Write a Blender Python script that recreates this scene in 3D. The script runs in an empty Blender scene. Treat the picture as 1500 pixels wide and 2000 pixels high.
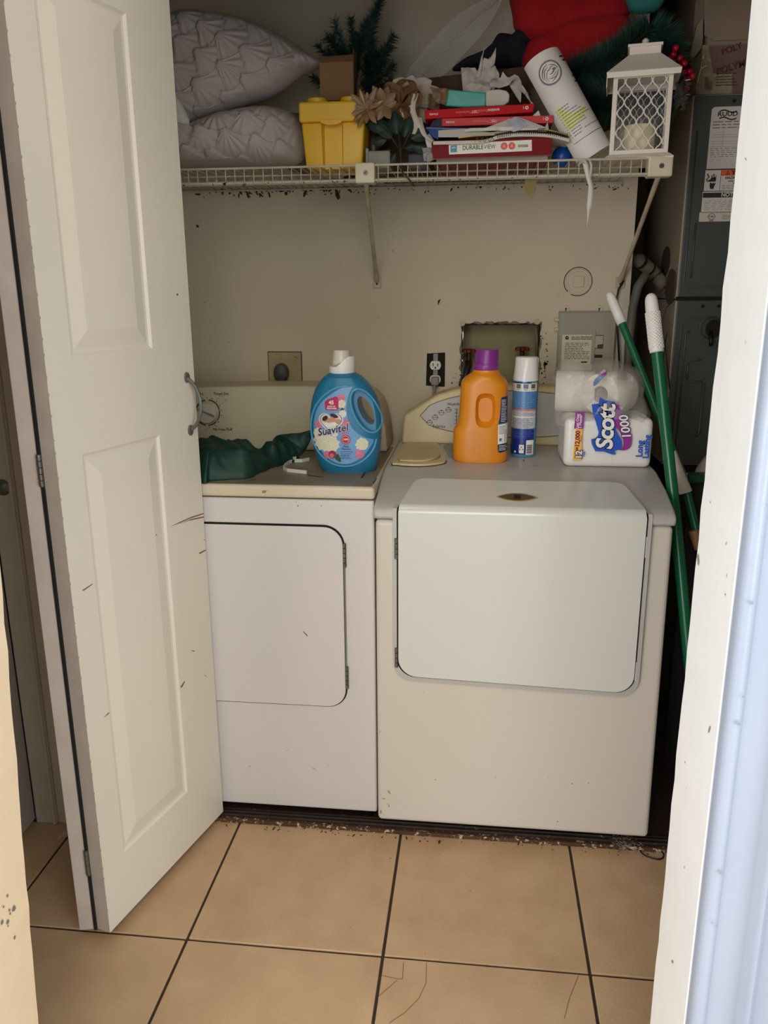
import bpy, bmesh, math, random
from mathutils import Vector, Matrix, noise
random.seed(7)
SC=bpy.context.scene; COL=SC.collection; PI=math.pi
# ------------------------------------------------------------------ camera
FPX=1570.2; YAW=.1167; PIT=.2636; ROL=-.0061; CAM=Vector((.2341,-1.8051,1.3679))
_fw=Vector((-math.sin(YAW)*math.cos(PIT),math.cos(YAW)*math.cos(PIT),-math.sin(PIT)))
_r0=Vector((math.cos(YAW),math.sin(YAW),0)); _u0=_r0.cross(_fw)
_r=_r0*math.cos(ROL)+_u0*math.sin(ROL); _u=-_r0*math.sin(ROL)+_u0*math.cos(ROL)
cd=bpy.data.cameras.new('camera'); cam=bpy.data.objects.new('camera',cd); COL.objects.link(cam)
cd.sensor_fit='VERTICAL'; cd.sensor_height=36; cd.lens=FPX*36/2000; cd.clip_start=.02
cam.matrix_world=Matrix(((_r.x,_u.x,-_fw.x,CAM.x),(_r.y,_u.y,-_fw.y,CAM.y),(_r.z,_u.z,-_fw.z,CAM.z),(0,0,0,1)))
SC.camera=cam
# measuring helpers: the real point seen at a pixel of the 1500x2000 photograph, on a plane of known depth / height
def _d(u,v): return _fw*FPX+_r*(u-750)-_u*(v-1000)
def P(u,v,Y): d=_d(u,v); return CAM+d*((Y-CAM.y)/d.y)
def PZ(u,v,Z): d=_d(u,v); return CAM+d*((Z-CAM.z)/d.z)
def PX(u,v,X): d=_d(u,v); return CAM+d*((X-CAM.x)/d.x)
def PL(pts,Y,ox=0,oy=0,s=1):   # list of pixels -> list of (x,z) on plane Y
    o=[]
    for a,b in pts: q=P(ox+a/s,oy+b/s,Y); o.append((q.x,q.z))
    return o
# ------------------------------------------------------------------ light
W=bpy.data.worlds.new('World'); SC.world=W; W.use_nodes=True
bg=W.node_tree.nodes['Background']; bg.inputs[0].default_value=(.86,1.0,1.10,1); bg.inputs[1].default_value=1.32
def area(name,loc,target,sx,sy,power,col):
    l=bpy.data.lights.new(name,'AREA'); l.shape='RECTANGLE'; l.size=sx; l.size_y=sy; l.energy=power; l.color=col
    o=bpy.data.objects.new(name,l); COL.objects.link(o); o.location=loc
    o.rotation_euler=(Vector(target)-Vector(loc)).to_track_quat('-Z','Y').to_euler(); return o
area('window_light_left',(-1.5,-4.2,1.2),(.2,-.3,.8),1.6,1.6,60,(1,.93,.96))
area('window_light_right',(2.2,-3.2,1.0),(-.4,0,.75),1.2,1.7,43,(1,1,1))
area('room_fill',(.3,-2.6,2.4),(0,-.2,.3),1.0,1.0,22,(1,.89,.68))  # added warm fill from above and behind the camera, no known lamp there
area('hall_fill',(-.15,-.5,2.46),(-.15,-.5,0),.3,.3,1.6,(1,.9,.8))  # weak fill added over the hall to balance brightness, not an actual fitting
vs=SC.view_settings; vs.view_transform='Standard'; vs.look='None'; vs.gamma=1; vs.use_curve_mapping=False
vs.exposure=0
# ------------------------------------------------------------------ materials
def lin(c):
    o=[]
    for x in c:
        x/=255; o.append(x/12.92 if x<=.04045 else ((x+.055)/1.055)**2.4)
    return (*o,1)
_M={}
def mat(name,c,rough=.5,c2=None,sc=8,amt=.5,bump=0,bsc=60,metal=0,alpha=1,trans=0,c3=None,sc3=30,th3=(.62,.68),sss=0,coat=0,stretch=None,spec=.5):
    """principled surface: base colour c, broad variation towards c2, small flecks c3, fine relief"""
    if name in _M: return _M[name]
    m=bpy.data.materials.new(name); m.use_nodes=True; _M[name]=m
    n=m.node_tree.nodes; l=m.node_tree.links; b=n['Principled BSDF']
    b.inputs['Base Color'].default_value=lin(c); b.inputs['Roughness'].default_value=rough
    b.inputs['Metallic'].default_value=metal; b.inputs['Alpha'].default_value=alpha
    b.inputs['Transmission Weight'].default_value=trans; b.inputs['Coat Weight'].default_value=coat; b.inputs['Specular IOR Level'].default_value=spec
    if sss: b.inputs['Subsurface Weight'].default_value=sss; b.inputs['Subsurface Radius'].default_value=(.01,.01,.01)
    g=n.new('ShaderNodeNewGeometry'); src=g.outputs['Position']
    if stretch:
        mp=n.new('ShaderNodeMapping'); mp.inputs['Scale'].default_value=stretch; l.new(src,mp.inputs[0]); src=mp.outputs[0]
    col=None
    if c2:
        t=n.new('ShaderNodeTexNoise'); t.inputs['Scale'].default_value=sc; t.inputs['Detail'].default_value=6
        l.new(src,t.inputs['Vector'])
        r=n.new('ShaderNodeMapRange'); r.inputs[1].default_value=.5-.25*amt-.1; r.inputs[2].default_value=.75; r.inputs[4].default_value=amt
        l.new(t.outputs[0],r.inputs[0])
        x=n.new('ShaderNodeMix'); x.data_type='RGBA'; x.inputs[6].default_value=lin(c); x.inputs[7].default_value=lin(c2)
        l.new(r.outputs[0],x.inputs[0]); col=x.outputs[2]
    if c3:
        t=n.new('ShaderNodeTexNoise'); t.inputs['Scale'].default_value=sc3; t.inputs['Detail'].default_value=9; t.inputs['Roughness'].default_value=.65
        l.new(src,t.inputs['Vector'])
        r=n.new('ShaderNodeMapRange'); r.inputs[1].default_value=th3[0]; r.inputs[2].default_value=th3[1]
        l.new(t.outputs[0],r.inputs[0])
        x=n.new('ShaderNodeMix'); x.data_type='RGBA'; x.inputs[7].default_value=lin(c3)
        if col: l.new(col,x.inputs[6])
        else: x.inputs[6].default_value=lin(c)
        l.new(r.outputs[0],x.inputs[0]); col=x.outputs[2]
    if col: l.new(col,b.inputs['Base Color'])
    if bump:
        t=n.new('ShaderNodeTexNoise'); t.inputs['Scale'].default_value=bsc; t.inputs['Detail'].default_value=4
        l.new(src,t.inputs['Vector'])
        u=n.new('ShaderNodeBump'); u.inputs['Strength'].default_value=1; u.inputs['Distance'].default_value=bump
        l.new(t.outputs[0],u.inputs['Height']); l.new(u.outputs[0],b.inputs['Normal'])
    return m
def see(name,c,alpha,rough=.3,spec=.5):
    """thin sheet that lets part of the light straight through (film, sheer cloth, clear panes)"""
    if name in _M: return _M[name]
    m=bpy.data.materials.new(name); m.use_nodes=True; _M[name]=m
    n=m.node_tree.nodes; l=m.node_tree.links; b=n['Principled BSDF']; b.inputs['Base Color'].default_value=lin(c)
    b.inputs['Roughness'].default_value=rough; b.inputs['Alpha'].default_value=alpha; b.inputs['Specular IOR Level'].default_value=spec
    return m
PAINT=mat('door_paint',(226,219,204),.45,(208,199,182),3,.5,.0006,25,c3=(168,150,128),sc3=55,th3=(.74,.80))
LEAFP=mat('bifold_paint',(226,218,202),.42,(214,205,188),2.5,.5,.0004,40)
EDGEP=mat('bifold_edge_paint',(196,182,168),.6,(172,156,142),14,.6,.0006,60,c3=(110,90,75),sc3=45,th3=(.72,.77))
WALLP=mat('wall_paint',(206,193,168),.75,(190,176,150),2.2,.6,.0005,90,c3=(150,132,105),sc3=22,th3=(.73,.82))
HALLP=mat('hall_paint',(196,188,174),.7,(182,172,158),3,.5,.0005,60)
CREAM=mat('jamb_cream',(250,248,243),.5,(242,239,232),5,.5,.0007,30,c3=(205,190,165),sc3=40,th3=(.74,.8))
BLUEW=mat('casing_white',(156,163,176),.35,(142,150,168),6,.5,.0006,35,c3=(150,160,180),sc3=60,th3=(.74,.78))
YELJ=mat('jamb_yellow',(236,212,180),.55,(226,200,164),6,.5,.0008,30)
TILE=mat('floor_tile',(208,174,136),.34,(184,148,110),9,.9,.0004,120,c3=(168,132,96),sc3=60,th3=(.66,.8))
GROUT=mat('grout',(52,42,34),.9,(80,66,52),40,.5)
WASHW=mat('washer_enamel',(212,204,190),.28,(206,197,180),1.5,.5,.0003,18)
WASHT=mat('washer_top_enamel',(190,186,180),.33,(176,170,160),6,.6)
WDOOR=mat('washer_door_enamel',(213,212,203),.16,None)
DRYW=mat('dryer_enamel',(214,206,202),.26,(206,198,194),1.5,.5,.0003,15)
DRYL=mat('dryer_top_edge',(212,200,176),.35,(200,180,146),9,.6)
DRYT=mat('dirty_top',(150,140,122),.45,(108,96,80),9,.9,c3=(66,48,34),sc3=26,th3=(.62,.72))
IVORY=mat('aged_ivory',(206,188,140),.4,(188,168,118),8,.6)
DRYC=mat('dryer_console',(188,178,152),.45,(176,164,136),6,.5)
DARK=mat('dark_gap',(20,17,14),.9); BLACK=mat('black_plastic',(16,16,18),.5)
INK=mat('dark_ink',(40,36,34),.8); GREYINK=mat('grey_ink',(110,104,98),.8)
DIRT=mat('dirt',(52,34,22),.95,(84,58,38),60,.7); SCR=mat('scratch',(140,108,80),.9,(96,66,44),90,.9)
STEEL=mat('worn_steel',(120,116,108),.45,(84,74,62),70,.7,metal=.6)
PEWTER=mat('pewter',(112,116,112),.38,(90,92,88),60,.4,metal=.55)
RUST=mat('rusty_metal',(96,62,38),.8,(58,36,22),30,.8,.001,80,c3=(196,180,152),sc3=85,th3=(.565,.615))
RUSTD=mat('dirty_rail',(74,62,52),.6,(48,34,24),25,.8,c3=(150,140,125),sc3=40,th3=(.62,.7),metal=.3)
WIRE=mat('shelf_wire',(196,188,168),.45,(168,156,132),30,.7,c3=(110,90,64),sc3=50,th3=(.64,.72))
WHITEP=mat('white_plastic',(226,222,214),.35)
GLOSSW=mat('glossy_white',(232,230,224),.25)
# ------------------------------------------------------------------ objects
WM={}
def _reg(o,parent,M=None):
    WM[o.name]=(WM[parent.name] if parent else Matrix())@(M or Matrix())
def thing(name,label,cat,loc=(0,0,0),rz=0,group=None,kind=None):
    o=bpy.data.objects.new(name,None); o.empty_display_size=.05; COL.objects.link(o)
    o.location=loc; o.rotation_euler=(0,0,rz); o['label']=label; o['category']=cat
    if group: o['group']=group
    if kind: o['kind']=kind
    _reg(o,None,Matrix.Translation(Vector(loc))@Matrix.Rotation(rz,4,'Z')); return o
def tag(o,label,cat,group=None,kind=None):
    o['label']=label
    if cat: o['category']=cat
    if group: o['group']=group
    if kind: o['kind']=kind
    return o
def obj(name,bm,m,parent=None,smooth=False,bev=0,local=False,seg=2,sub=0,ang=35):
    """one mesh object; geometry given in world coordinates unless local"""
    if parent and not local: bm.transform(WM[parent.name].inverted())
    bmesh.ops.recalc_face_normals(bm,faces=bm.faces)
    me=bpy.data.meshes.new(name); bm.to_mesh(me); bm.free()
    o=bpy.data.objects.new(name,me); COL.objects.link(o)
    for k in (m if isinstance(m,(list,tuple)) else [m]): me.materials.append(k)
    if parent: o.parent=parent
    _reg(o,parent)
    if smooth:
        for p in me.polygons: p.use_smooth=True
        if smooth!='all': me.set_sharp_from_angle(angle=math.radians(ang))
    if bev:
        b=o.modifiers.new('bevel','BEVEL'); b.width=bev; b.segments=seg; b.limit_method='ANGLE'; b.angle_limit=math.radians(35)
    if sub:
        s=o.modifiers.new('sub','SUBSURF'); s.levels=sub; s.render_levels=sub
    return o
def new(): return bmesh.new()
def box(bm,x0,x1,y0,y1,z0,z1,M=None):
    v=[bm.verts.new(((x0,x1)[i&1],(y0,y1)[i>>1&1],(z0,z1)[i>>2])) for i in range(8)]
    for f in ((0,1,3,2),(4,6,7,5),(0,4,5,1),(2,3,7,6),(0,2,6,4),(1,5,7,3)): bm.faces.new([v[i] for i in f])
    if M:
        for q in v: q.co=M@q.co
    return v
def B(name,x0,x1,y0,y1,z0,z1,m,parent=None,bev=0,M=None,**k):
    bm=new(); box(bm,x0,x1,y0,y1,z0,z1,M); return obj(name,bm,m,parent,bev=bev,**k)
def frames(path):
    path=[Vector(p) for p in path]; T=[]
    for i in range(len(path)):
        a=path[max(i-1,0)]; b=path[min(i+1,len(path)-1)]; T.append((b-a).normalized())
    n=T[0].orthogonal().normalized(); out=[]
    for i,t in enumerate(T):
        n=(n-t*n.dot(t)).normalized(); out.append((path[i],n,t.cross(n),t))
    return out
def tube(bm,path,r,seg=8,caps=True,closed=False):
    fr=frames(path+[path[0]] if closed else path)
    if closed: fr=fr[:-1]
    R=r if isinstance(r,(list,tuple)) else [r]*len(fr); rings=[]
    for i,(p,n,b,t) in enumerate(fr):
        rings.append([bm.verts.new(p+(n*math.cos(2*PI*k/seg)+b*math.sin(2*PI*k/seg))*R[i]) for k in range(seg)])
    m=len(rings)
    for i in range(m if closed else m-1):
        a=rings[i]; c=rings[(i+1)%m]
        for k in range(seg): bm.faces.new((a[k],a[(k+1)%seg],c[(k+1)%seg],c[k]))
    if caps and not closed: bm.faces.new(rings[0][::-1]); bm.faces.new(rings[-1])
def lathe(bm,prof,c=(0,0,0),seg=32,axis='Z',sx=1,sy=1,M=None):
    rings=[]; c=Vector(c)
    for r,z in prof:
        ring=[]
        for k in range(seg):
            a=2*PI*k/seg; q=Vector((r*math.cos(a)*sx,r*math.sin(a)*sy,z))
            if axis=='Y': q=Vector((q.x,-q.z,q.y))
            if axis=='X': q=Vector((q.z,q.y,q.x))
            if M: q=M@q
            ring.append(bm.verts.new(c+q))
        rings.append(ring)
    for a,b in zip(rings,rings[1:]):
        for k in range(seg): bm.faces.new((a[k],a[(k+1)%seg],b[(k+1)%seg],b[k]))
    bm.faces.new(rings[0][::-1]); bm.faces.new(rings[-1])
def rrect(x0,z0,x1,z1,r,n=6):
    rs=r if isinstance(r,(list,tuple)) else [r]*4; o=[]    # corners: bl, br, tr, tl
    for (cx,cz,a0,rr) in ((x0,z0,PI,rs[0]),(x1,z0,1.5*PI,rs[1]),(x1,z1,0,rs[2]),(x0,z1,.5*PI,rs[3])):
        cx+=rr if cx==x0 else -rr; cz+=rr if cz==z0 else -rr
        for i in range(n+1):
            a=a0+.5*PI*i/n; o.append((cx+rr*math.cos(a),cz+rr*math.sin(a)))
    return o
def ell(cx,cz,a,b,n=32,rot=0,a0=0,a1=2*PI):
    return [(cx+a*math.cos(t)*math.cos(rot)-b*math.sin(t)*math.sin(rot),cz+a*math.cos(t)*math.sin(rot)+b*math.sin(t)*math.cos(rot)) for t in [a0+(a1-a0)*i/n for i in range(n)]]
def smooth_loop(pts,n=6,closed=True):
    o=[]; m=len(pts)
    for i in range(m if closed else m-1):
        g=lambda k: Vector(pts[k%m]) if closed else Vector(pts[min(max(k,0),m-1)])
        p0,p1,p2,p3=g(i-1),g(i),g(i+1),g(i+2)
        for j in range(n):
            t=j/n; o.append(.5*((2*p1)+(p2-p0)*t+(2*p0-5*p1+4*p2-p3)*t*t+(3*p1-p0-3*p2+p3)*t**3))
    if not closed: o.append(Vector(pts[-1]))
    return o
def FY(Y): return lambda u,v,o: Vector((u,Y-o,v))      # plane facing the viewer
def FZ(Z): return lambda u,v,o: Vector((u,v,Z+o))      # plane facing up
def flat(bm,loops,cut):
    for pts in loops:
        vs=[bm.verts.new((p[0],p[1],0)) for p in pts]
        try: bm.faces.new(vs)
        except Exception: pass
    if cut:
        for ax in (0,1):
            lo=min(v.co[ax] for v in bm.verts); hi=max(v.co[ax] for v in bm.verts); c=cut[ax] if isinstance(cut,(list,tuple)) else cut
            if not c: continue
            n=min(160,int((hi-lo)/c))
            for i in range(1,n+1):
                no=[0,0,0]; no[ax]=1; co=[0,0,0]; co[ax]=lo+(hi-lo)*i/(n+1)
                bmesh.ops.bisect_plane(bm,geom=bm.verts[:]+bm.edges[:]+bm.faces[:],plane_co=co,plane_no=no)
def dec(name,loops,mp,m,parent,off=.0004,cut=None,thick=0,bev=0,smooth=False):
    """flat print / plate with outline(s) in (u,v), laid on the surface mp"""
    if loops and not isinstance(loops[0][0],(tuple,list,Vector)): loops=[loops]
    bm=new(); flat(bm,loops,cut)
    if thick:
        fs=bm.faces[:]; bmesh.ops.recalc_face_normals(bm,faces=fs)
        r=bmesh.ops.extrude_face_region(bm,geom=fs); nv=set(g for g in r['geom'] if isinstance(g,bmesh.types.BMVert))
        for v in bm.verts: v.co=mp(v.co.x,v.co.y,off+(thick if v in nv else 0))
    else:
        for v in bm.verts: v.co=mp(v.co.x,v.co.y,off)
    return obj(name,bm,m,parent,bev=bev,smooth=smooth)
def txt(s,size,mp,m,parent,at,rot=0,off=.0008,bold=0,shear=0,sx=1,align='CENTER',cut=None,name='lettering',thick=0,sp=1):
    cu=bpy.data.curves.new('t','FONT'); cu.body=s; cu.size=size; cu.offset=bold*size; cu.shear=shear; cu.align_x=align; cu.align_y='CENTER'; cu.space_character=sp; cu.resolution_u=3
    o=bpy.data.objects.new('t',cu); COL.objects.link(o)
    dg=bpy.context.evaluated_depsgraph_get(); me=bpy.data.meshes.new_from_object(o.evaluated_get(dg)); bpy.data.objects.remove(o); bpy.data.curves.remove(cu)
    bm=new(); bm.from_mesh(me); bpy.data.meshes.remove(me)
    R=Matrix.Rotation(rot,3,'Z')
    for v in bm.verts: v.co=R@Vector((v.co.x*sx,v.co.y,0))+Vector((at[0],at[1],0))
    if cut:
        for ax in (0,1):
            lo=min(v.co[ax] for v in bm.verts); hi=max(v.co[ax] for v in bm.verts); n=min(60,int((hi-lo)/cut))
            for i in range(1,n+1):
                no=[0,0,0]; no[ax]=1; co=[0,0,0]; co[ax]=lo+(hi-lo)*i/(n+1)
                bmesh.ops.bisect_plane(bm,geom=bm.verts[:]+bm.edges[:]+bm.faces[:],plane_co=co,plane_no=no)
    for v in bm.verts: v.co=mp(v.co.x,v.co.y,off)
    return obj(name,bm,m,parent)
def lines(name,u0,u1,v0,v1,n,mp,m,parent,h=.35,off=.0008,ragged=.35,words=4,cut=None,rot=None):
    """rows of print too small to read"""
    L=[]; R=random.Random(int(abs(u0*9999)+abs(v0*777)+n))
    for i in range(n):
        v=v1+(v0-v1)*(i+.5)/n; hh=(v1-v0)/n*h/2; e=u1-(u1-u0)*R.random()*ragged; x=u0
        while x<e:
            w=(u1-u0)/words*(.3+.9*R.random()); w=min(w,e-x)
            L.append([(x,v-hh),(x+w,v-hh),(x+w,v+hh),(x,v+hh)]); x+=w+(u1-u0)*.03
    if rot: L=[[rot(*p) for p in q] for q in L]
    return dec(name,L,mp,m,parent,off,cut)
def specks(name,n,mp,u0,u1,v0,v1,s0,s1,m,parent,off=.0006,asp=1,seed=1,top=0):
    R=random.Random(seed); L=[]
    for i in range(n):
        t=R.random(); v=v0+(v1-v0)*(1-(1-t)**2 if top else t); u=R.uniform(u0,u1); s=R.uniform(s0,s1)*(.4+R.random()); k=7; ro=R.random()*3
        a=s*(asp if R.random()<.5 else 1)
        L.append([(u+a*math.cos(2*PI*j/k)*math.cos(ro)*R.uniform(.6,1.1)-s*math.sin(2*PI*j/k)*math.sin(ro),v+a*math.cos(2*PI*j/k)*math.sin(ro)+s*math.sin(2*PI*j/k)*math.cos(ro)*R.uniform(.6,1.1)) for j in range(k)])
    o=dec(name,L,mp,m,parent,off); o['kind']='stuff'; return o
def puff(bm,outline,mp,T,rings=14,p=2.2,disp=None,back=1,center=None,n=5):
    """cushion-like body over a closed outline (u,v)"""
    lo=smooth_loop([Vector((a,b)) for a,b in outline],n); c=Vector(center) if center else sum(lo,Vector((0,0)))/len(lo)
    res=[]
    for side in (1,-1):
        cv=bm.verts.new(mp(c.x,c.y,T*(1 if side>0 else -back)+(disp(c.x,c.y) if disp and side>0 else 0))); R=[]
        for i in range(1,rings+1):
            r=math.sin(.5*PI*i/rings); h=T*max(0,1-r**p)**(1/2)*(1 if side>0 else -back)
            if i==rings and side<0: R.append(res[0][-1]); continue
            row=[]
            for q in lo:
                x=c+(q-c)*r; row.append(bm.verts.new(mp(x.x,x.y,h+(disp(x.x,x.y)*min(1,(1-r)*6+.15) if disp and side>0 else 0))))
            R.append(row)
        m=len(lo)
        for k in range(m): bm.faces.new((cv,R[0][k],R[0][(k+1)%m]))
        for a,b in zip(R,R[1:]):
            for k in range(m): bm.faces.new((a[k],b[k],b[(k+1)%m],a[(k+1)%m]))
        res.append(R)
def sheet(bm,fn,nu,nv):
    g=[[bm.verts.new(fn(i/nu,j/nv)) for j in range(nv+1)] for i in range(nu+1)]
    for i in range(nu):
        for j in range(nv): bm.faces.new((g[i][j],g[i+1][j],g[i+1][j+1],g[i][j+1]))
def N3(x,y,z=0): return noise.noise(Vector((x,y,z)))
def ridged(x,y,z=0,o=3):
    s=0;a=1
    for k in range(o): s+=a*(1-abs(noise.noise(Vector((x,y,z+k*7)))*2)); x*=1.9;y*=1.9;a*=.5
    return s
def crumple(bm,c,w,h,amp,seed,nu=16,nv=16,M=None,fr=9):
    c=Vector(c)
    def f(i,j):
        x=(i-.5)*w;y=(j-.5)*h; z=amp*(ridged(x*fr,y*fr,seed)-1)
        x+=amp*.8*N3(x*fr,y*fr,seed+20); y+=amp*.8*N3(x*fr,y*fr,seed+40)
        q=Vector((x,y,z)); return c+((M@q) if M else q)
    sheet(bm,f,nu,nv)
def needles(bm,path,n,L,w,spread=1.0,R=random,fwd=.5):
    fr=frames(path); m=len(fr)
    for i in range(n):
        t=R.random()*(m-1); k=min(int(t),m-2); f=t-k; p=fr[k][0].lerp(fr[k+1][0],f); _,nn,b,tt=fr[k]
        a=R.random()*2*PI; rad=nn*math.cos(a)+b*math.sin(a); d=(rad*spread+tt*fwd*(.4+R.random())).normalized(); l=L*(.6+.6*R.random())
        s=d.cross(tt); s=(s if s.length>1e-3 else nn).normalized()*w*.5
        s=Matrix.Rotation(R.random()*3,3,d)@s
        e=p+d*l+Vector((0,0,-.08*l))
        bm.faces.new((bm.verts.new(p-s),bm.verts.new(p+s),bm.verts.new(e)))
def rot3(ax,deg): return Matrix.Rotation(math.radians(deg),3,ax)
# ================================================================== the setting
WY=.75                                             # closet back wall
WB=P(903,633,WY); WE=P(1050,740,WY)                # washer outlet box opening
hx0,hx1,hz0,hz1=WB.x,WE.x,.965,WB.z
bm=new()
for a in ((-.78,hx0,0,2.5),(hx1,.678,0,2.5),(hx0,hx1,0,hz0),(hx0,hx1,hz1,2.5)): box(bm,a[0],a[1],WY,WY+.1,a[2],a[3])
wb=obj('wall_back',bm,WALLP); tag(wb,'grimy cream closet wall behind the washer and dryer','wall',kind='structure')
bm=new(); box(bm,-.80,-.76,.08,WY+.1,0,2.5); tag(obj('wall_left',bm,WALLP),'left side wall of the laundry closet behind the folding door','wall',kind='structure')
bm=new(); box(bm,1.42,1.5,-.9,1.5,0,2.5); tag(obj('wall_right',bm,HALLP),'right side wall of the closet beyond the air handler','wall',kind='structure')
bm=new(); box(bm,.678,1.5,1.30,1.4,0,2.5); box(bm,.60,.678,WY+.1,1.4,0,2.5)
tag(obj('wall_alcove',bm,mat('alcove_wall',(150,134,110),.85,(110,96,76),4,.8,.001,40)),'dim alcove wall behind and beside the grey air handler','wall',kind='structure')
bm=new(); box(bm,-.965,-.935,-.9,-.04,0,2.5); box(bm,-.965,-.935,-.04,.08,0,2.5)
tag(obj('wall_hall_left',bm,HALLP),'hallway wall left of the folding door','wall',kind='structure')
bm=new(); box(bm,-.935,-.745,-.035,.08,0,2.5); tag(obj('wall_front_left',bm,HALLP),'narrow hallway wall between the corner and the closet opening','wall',kind='structure')
bm=new(); box(bm,-.745,1.42,-.02,.06,2.06,2.5); tag(obj('wall_header',bm,HALLP),'wall above the closet opening','wall',kind='structure')
bm=new(); box(bm,-1.0,1.5,-1.05,1.4,2.5,2.56); tag(obj('ceiling',bm,HALLP),'hallway and closet ceiling','ceiling',kind='structure')
# floor with single tiles
fl=thing('floor','beige ceramic tile floor with dark grout joints in front of the closet','floor',kind='structure')
B('grout_bed',-1.7,1.5,-2.6,1.35,-.03,-.004,GROUT,fl)
B('closet_slab',-.76,1.42,.062,1.3,-.004,-.0005,mat('closet_floor',(58,34,28),.8,(34,22,20),8,.8,c3=(90,70,60),sc3=40),fl)
TS,TX,TY=.4348,-.3737,-.4002; g=.0032; tm=None
for j in range(-5,1):
    for i in range(-3,4):
        x=TX+i*TS; y=TY+j*TS; rr=random.Random(i*31+j)
        bm=new(); box(bm,g,TS-g,g,TS-g,-.012,0)
        if tm is None:
            o=obj('tile',bm,TILE,fl,bev=.0016,local=True); tm=o.data
        else:
            bm.free(); o=bpy.data.objects.new('tile',tm); COL.objects.link(o); o.parent=fl; _reg(o,fl)
            b=o.modifiers.new('bevel','BEVEL'); b.width=.0016; b.segments=2; b.limit_method='ANGLE'
        o.location=(x,y,rr.uniform(-.0006,.0006)); o.rotation_euler=(rr.uniform(-.0006,.0006),rr.uniform(-.0006,.0006),0)
# cracks in the near tile, debris on the tiles
bm=new()
def fpix(pts): return [PZ(a,b,.0009) for a,b in pts]
for pts in ([(745,1905),(778,1912),(786,1912),(788,1880)],[(740,1945),(775,1915)],[(833,1880),(832,1920),(818,1950),(790,1978),(760,1998)],[(1130,1905),(1112,1950),(1102,1990)]):
    q=fpix(pts)
    for a,b in zip(q,q[1:]):
        d=(b-a).normalized(); s=Vector((-d.y,d.x,0))*.0005; bm.faces.new([bm.verts.new(v) for v in (a-s,a+s,b+s,b-s)])
obj('crack',bm,mat('crack_line',(120,84,56),.9),fl)
specks('crumb',40,FZ(.0002),-.42,.72,-.42,.005,.0004,.0013,DIRT,fl,seed=3,top=0)
specks('crumb',150,FZ(.0002),-.42,.72,-.018,.012,.0005,.0022,DIRT,fl,seed=5,asp=3)
# rusty threshold track
tr=thing('trim_1','rusty worn metal floor track along the foot of the washer and dryer','track',(0,.03,0),kind='structure')
B('track_base',-.745,1.1,.004,.058,0,.004,RUST,tr,bev=.001)
for y0,y1,h,m in ((.004,.010,.010,RUST),(.024,.029,.012,RUSTD),(.038,.042,.013,RUSTD),(.053,.058,.010,RUSTD)): B('track_rail',-.745,1.1,y0,y1,.004,h,m,tr,bev=.001)
# hall corner : door and moulded casing
d1=thing('door_1','grey-white hallway door at the far left edge','door',(-.93,-.5,0),kind='structure')
B('door_leaf',-.934,-.922,-.88,-.05,.012,2.02,mat('hall_door',(178,168,154),.55,(160,150,136),3,.6,.0004,30),d1,bev=.002)
B('door_gap',-.9345,-.9215,-.049,-.045,.0,2.02,DARK,d1)
tc=thing('trim_2','moulded cream door casing in the hallway corner','casing',(-.86,-.04,0),kind='structure')
B('casing_board',-.92,-.86,-.052,-.036,0,2.03,mat('casing_cream',(206,194,176),.5,(190,176,156),8,.6,.0005,30),tc,bev=.004)
B('casing_board',-.86,-.775,-.046,-.036,0,2.03,mat('casing_cream',(206,194,176)),tc,bev=.003)
B('casing_bead',-.872,-.862,-.058,-.036,0,2.03,mat('casing_cream',(206,194,176)),tc,bev=.004)
q=P(5,952,-.052); bm=new(); lathe(bm,[(.001,.011),(.008,.011),(.012,.008),(.016,.004),(.019,.003),(.020,0)],(q.x,-.052,q.z),24,'Y')
obj('round_pull',bm,PEWTER,tc,smooth=True)
# doorway the photo is taken through
jx=.485; yf,yn=-.9,-1.037
wd=thing('trim_3','cream doorway jamb and white casing at the right edge of the view','jamb',(jx,-.97,0),kind='structure')
bm=new(); Rj=random.Random(4); n=60; zz=[2.06*i/n for i in range(n+1)]
g4=[[bm.verts.new(v) for v in ((jx+.02,yf,z),(jx+Rj.uniform(0,.0016),yf-Rj.uniform(0,.001),z),(jx,yn-.0,z),(jx+.02,yn,z))] for z in zz]
for a,b in zip(g4,g4[1:]):
    for k in range(3): bm.faces.new((a[k],a[k+1],b[k+1],b[k]))
    bm.faces.new((a[3],a[0],b[0],b[3]))
obj('jamb_face',bm,CREAM,wd)
def casing(x0,w,h):
    # stepped moulding profile facing the camera room
    pr=[(x0,0),(x0,.004),(x0+.001,.009),(x0+.003,.013),(x0+.009,.016),(x0+.015,.0145),(x0+.018,.009),(x0+.0215,.003),(x0+.040,.004),(x0+.050,.008),(x0+.055,.019),(x0+.060,.021),(x0+.064,.013),(x0+.067,.010),(x0+w-.008,.020),(x0+w-.002,.015),(x0+w,.0)]
    bm=new(); r=[[bm.verts.new((x,yn-y,z)) for x,y in pr] for z in (0,h)]
    for k in range(len(pr)-1): bm.faces.new((r[0][k],r[0][k+1],r[1][k+1],r[1][k]))
    return bm
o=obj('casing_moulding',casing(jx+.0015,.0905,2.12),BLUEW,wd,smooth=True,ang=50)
specks('paint_chip',26,lambda u,v,o:Vector((jx+.0048+.0006*u,yn-.012-.004*(u-.5),v)),0,.6,.45,1.5,.0015,.004,mat('chip',(150,142,130),.9),wd,seed=9)
specks('paint_chip',14,lambda u,v,o:Vector((jx-.0006,u,v)),yn+.01,yf-.01,.42,1.5,.0006,.0022,mat('chip',(150,142,130)),wd,seed=19,asp=3)
specks('scuff_mark',10,lambda u,v,o:Vector((u,yn-.0187,v)),jx+.010,jx+.016,.7,1.4,.0012,.003,mat('scuff',(130,134,142),.9),wd,seed=29)
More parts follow.
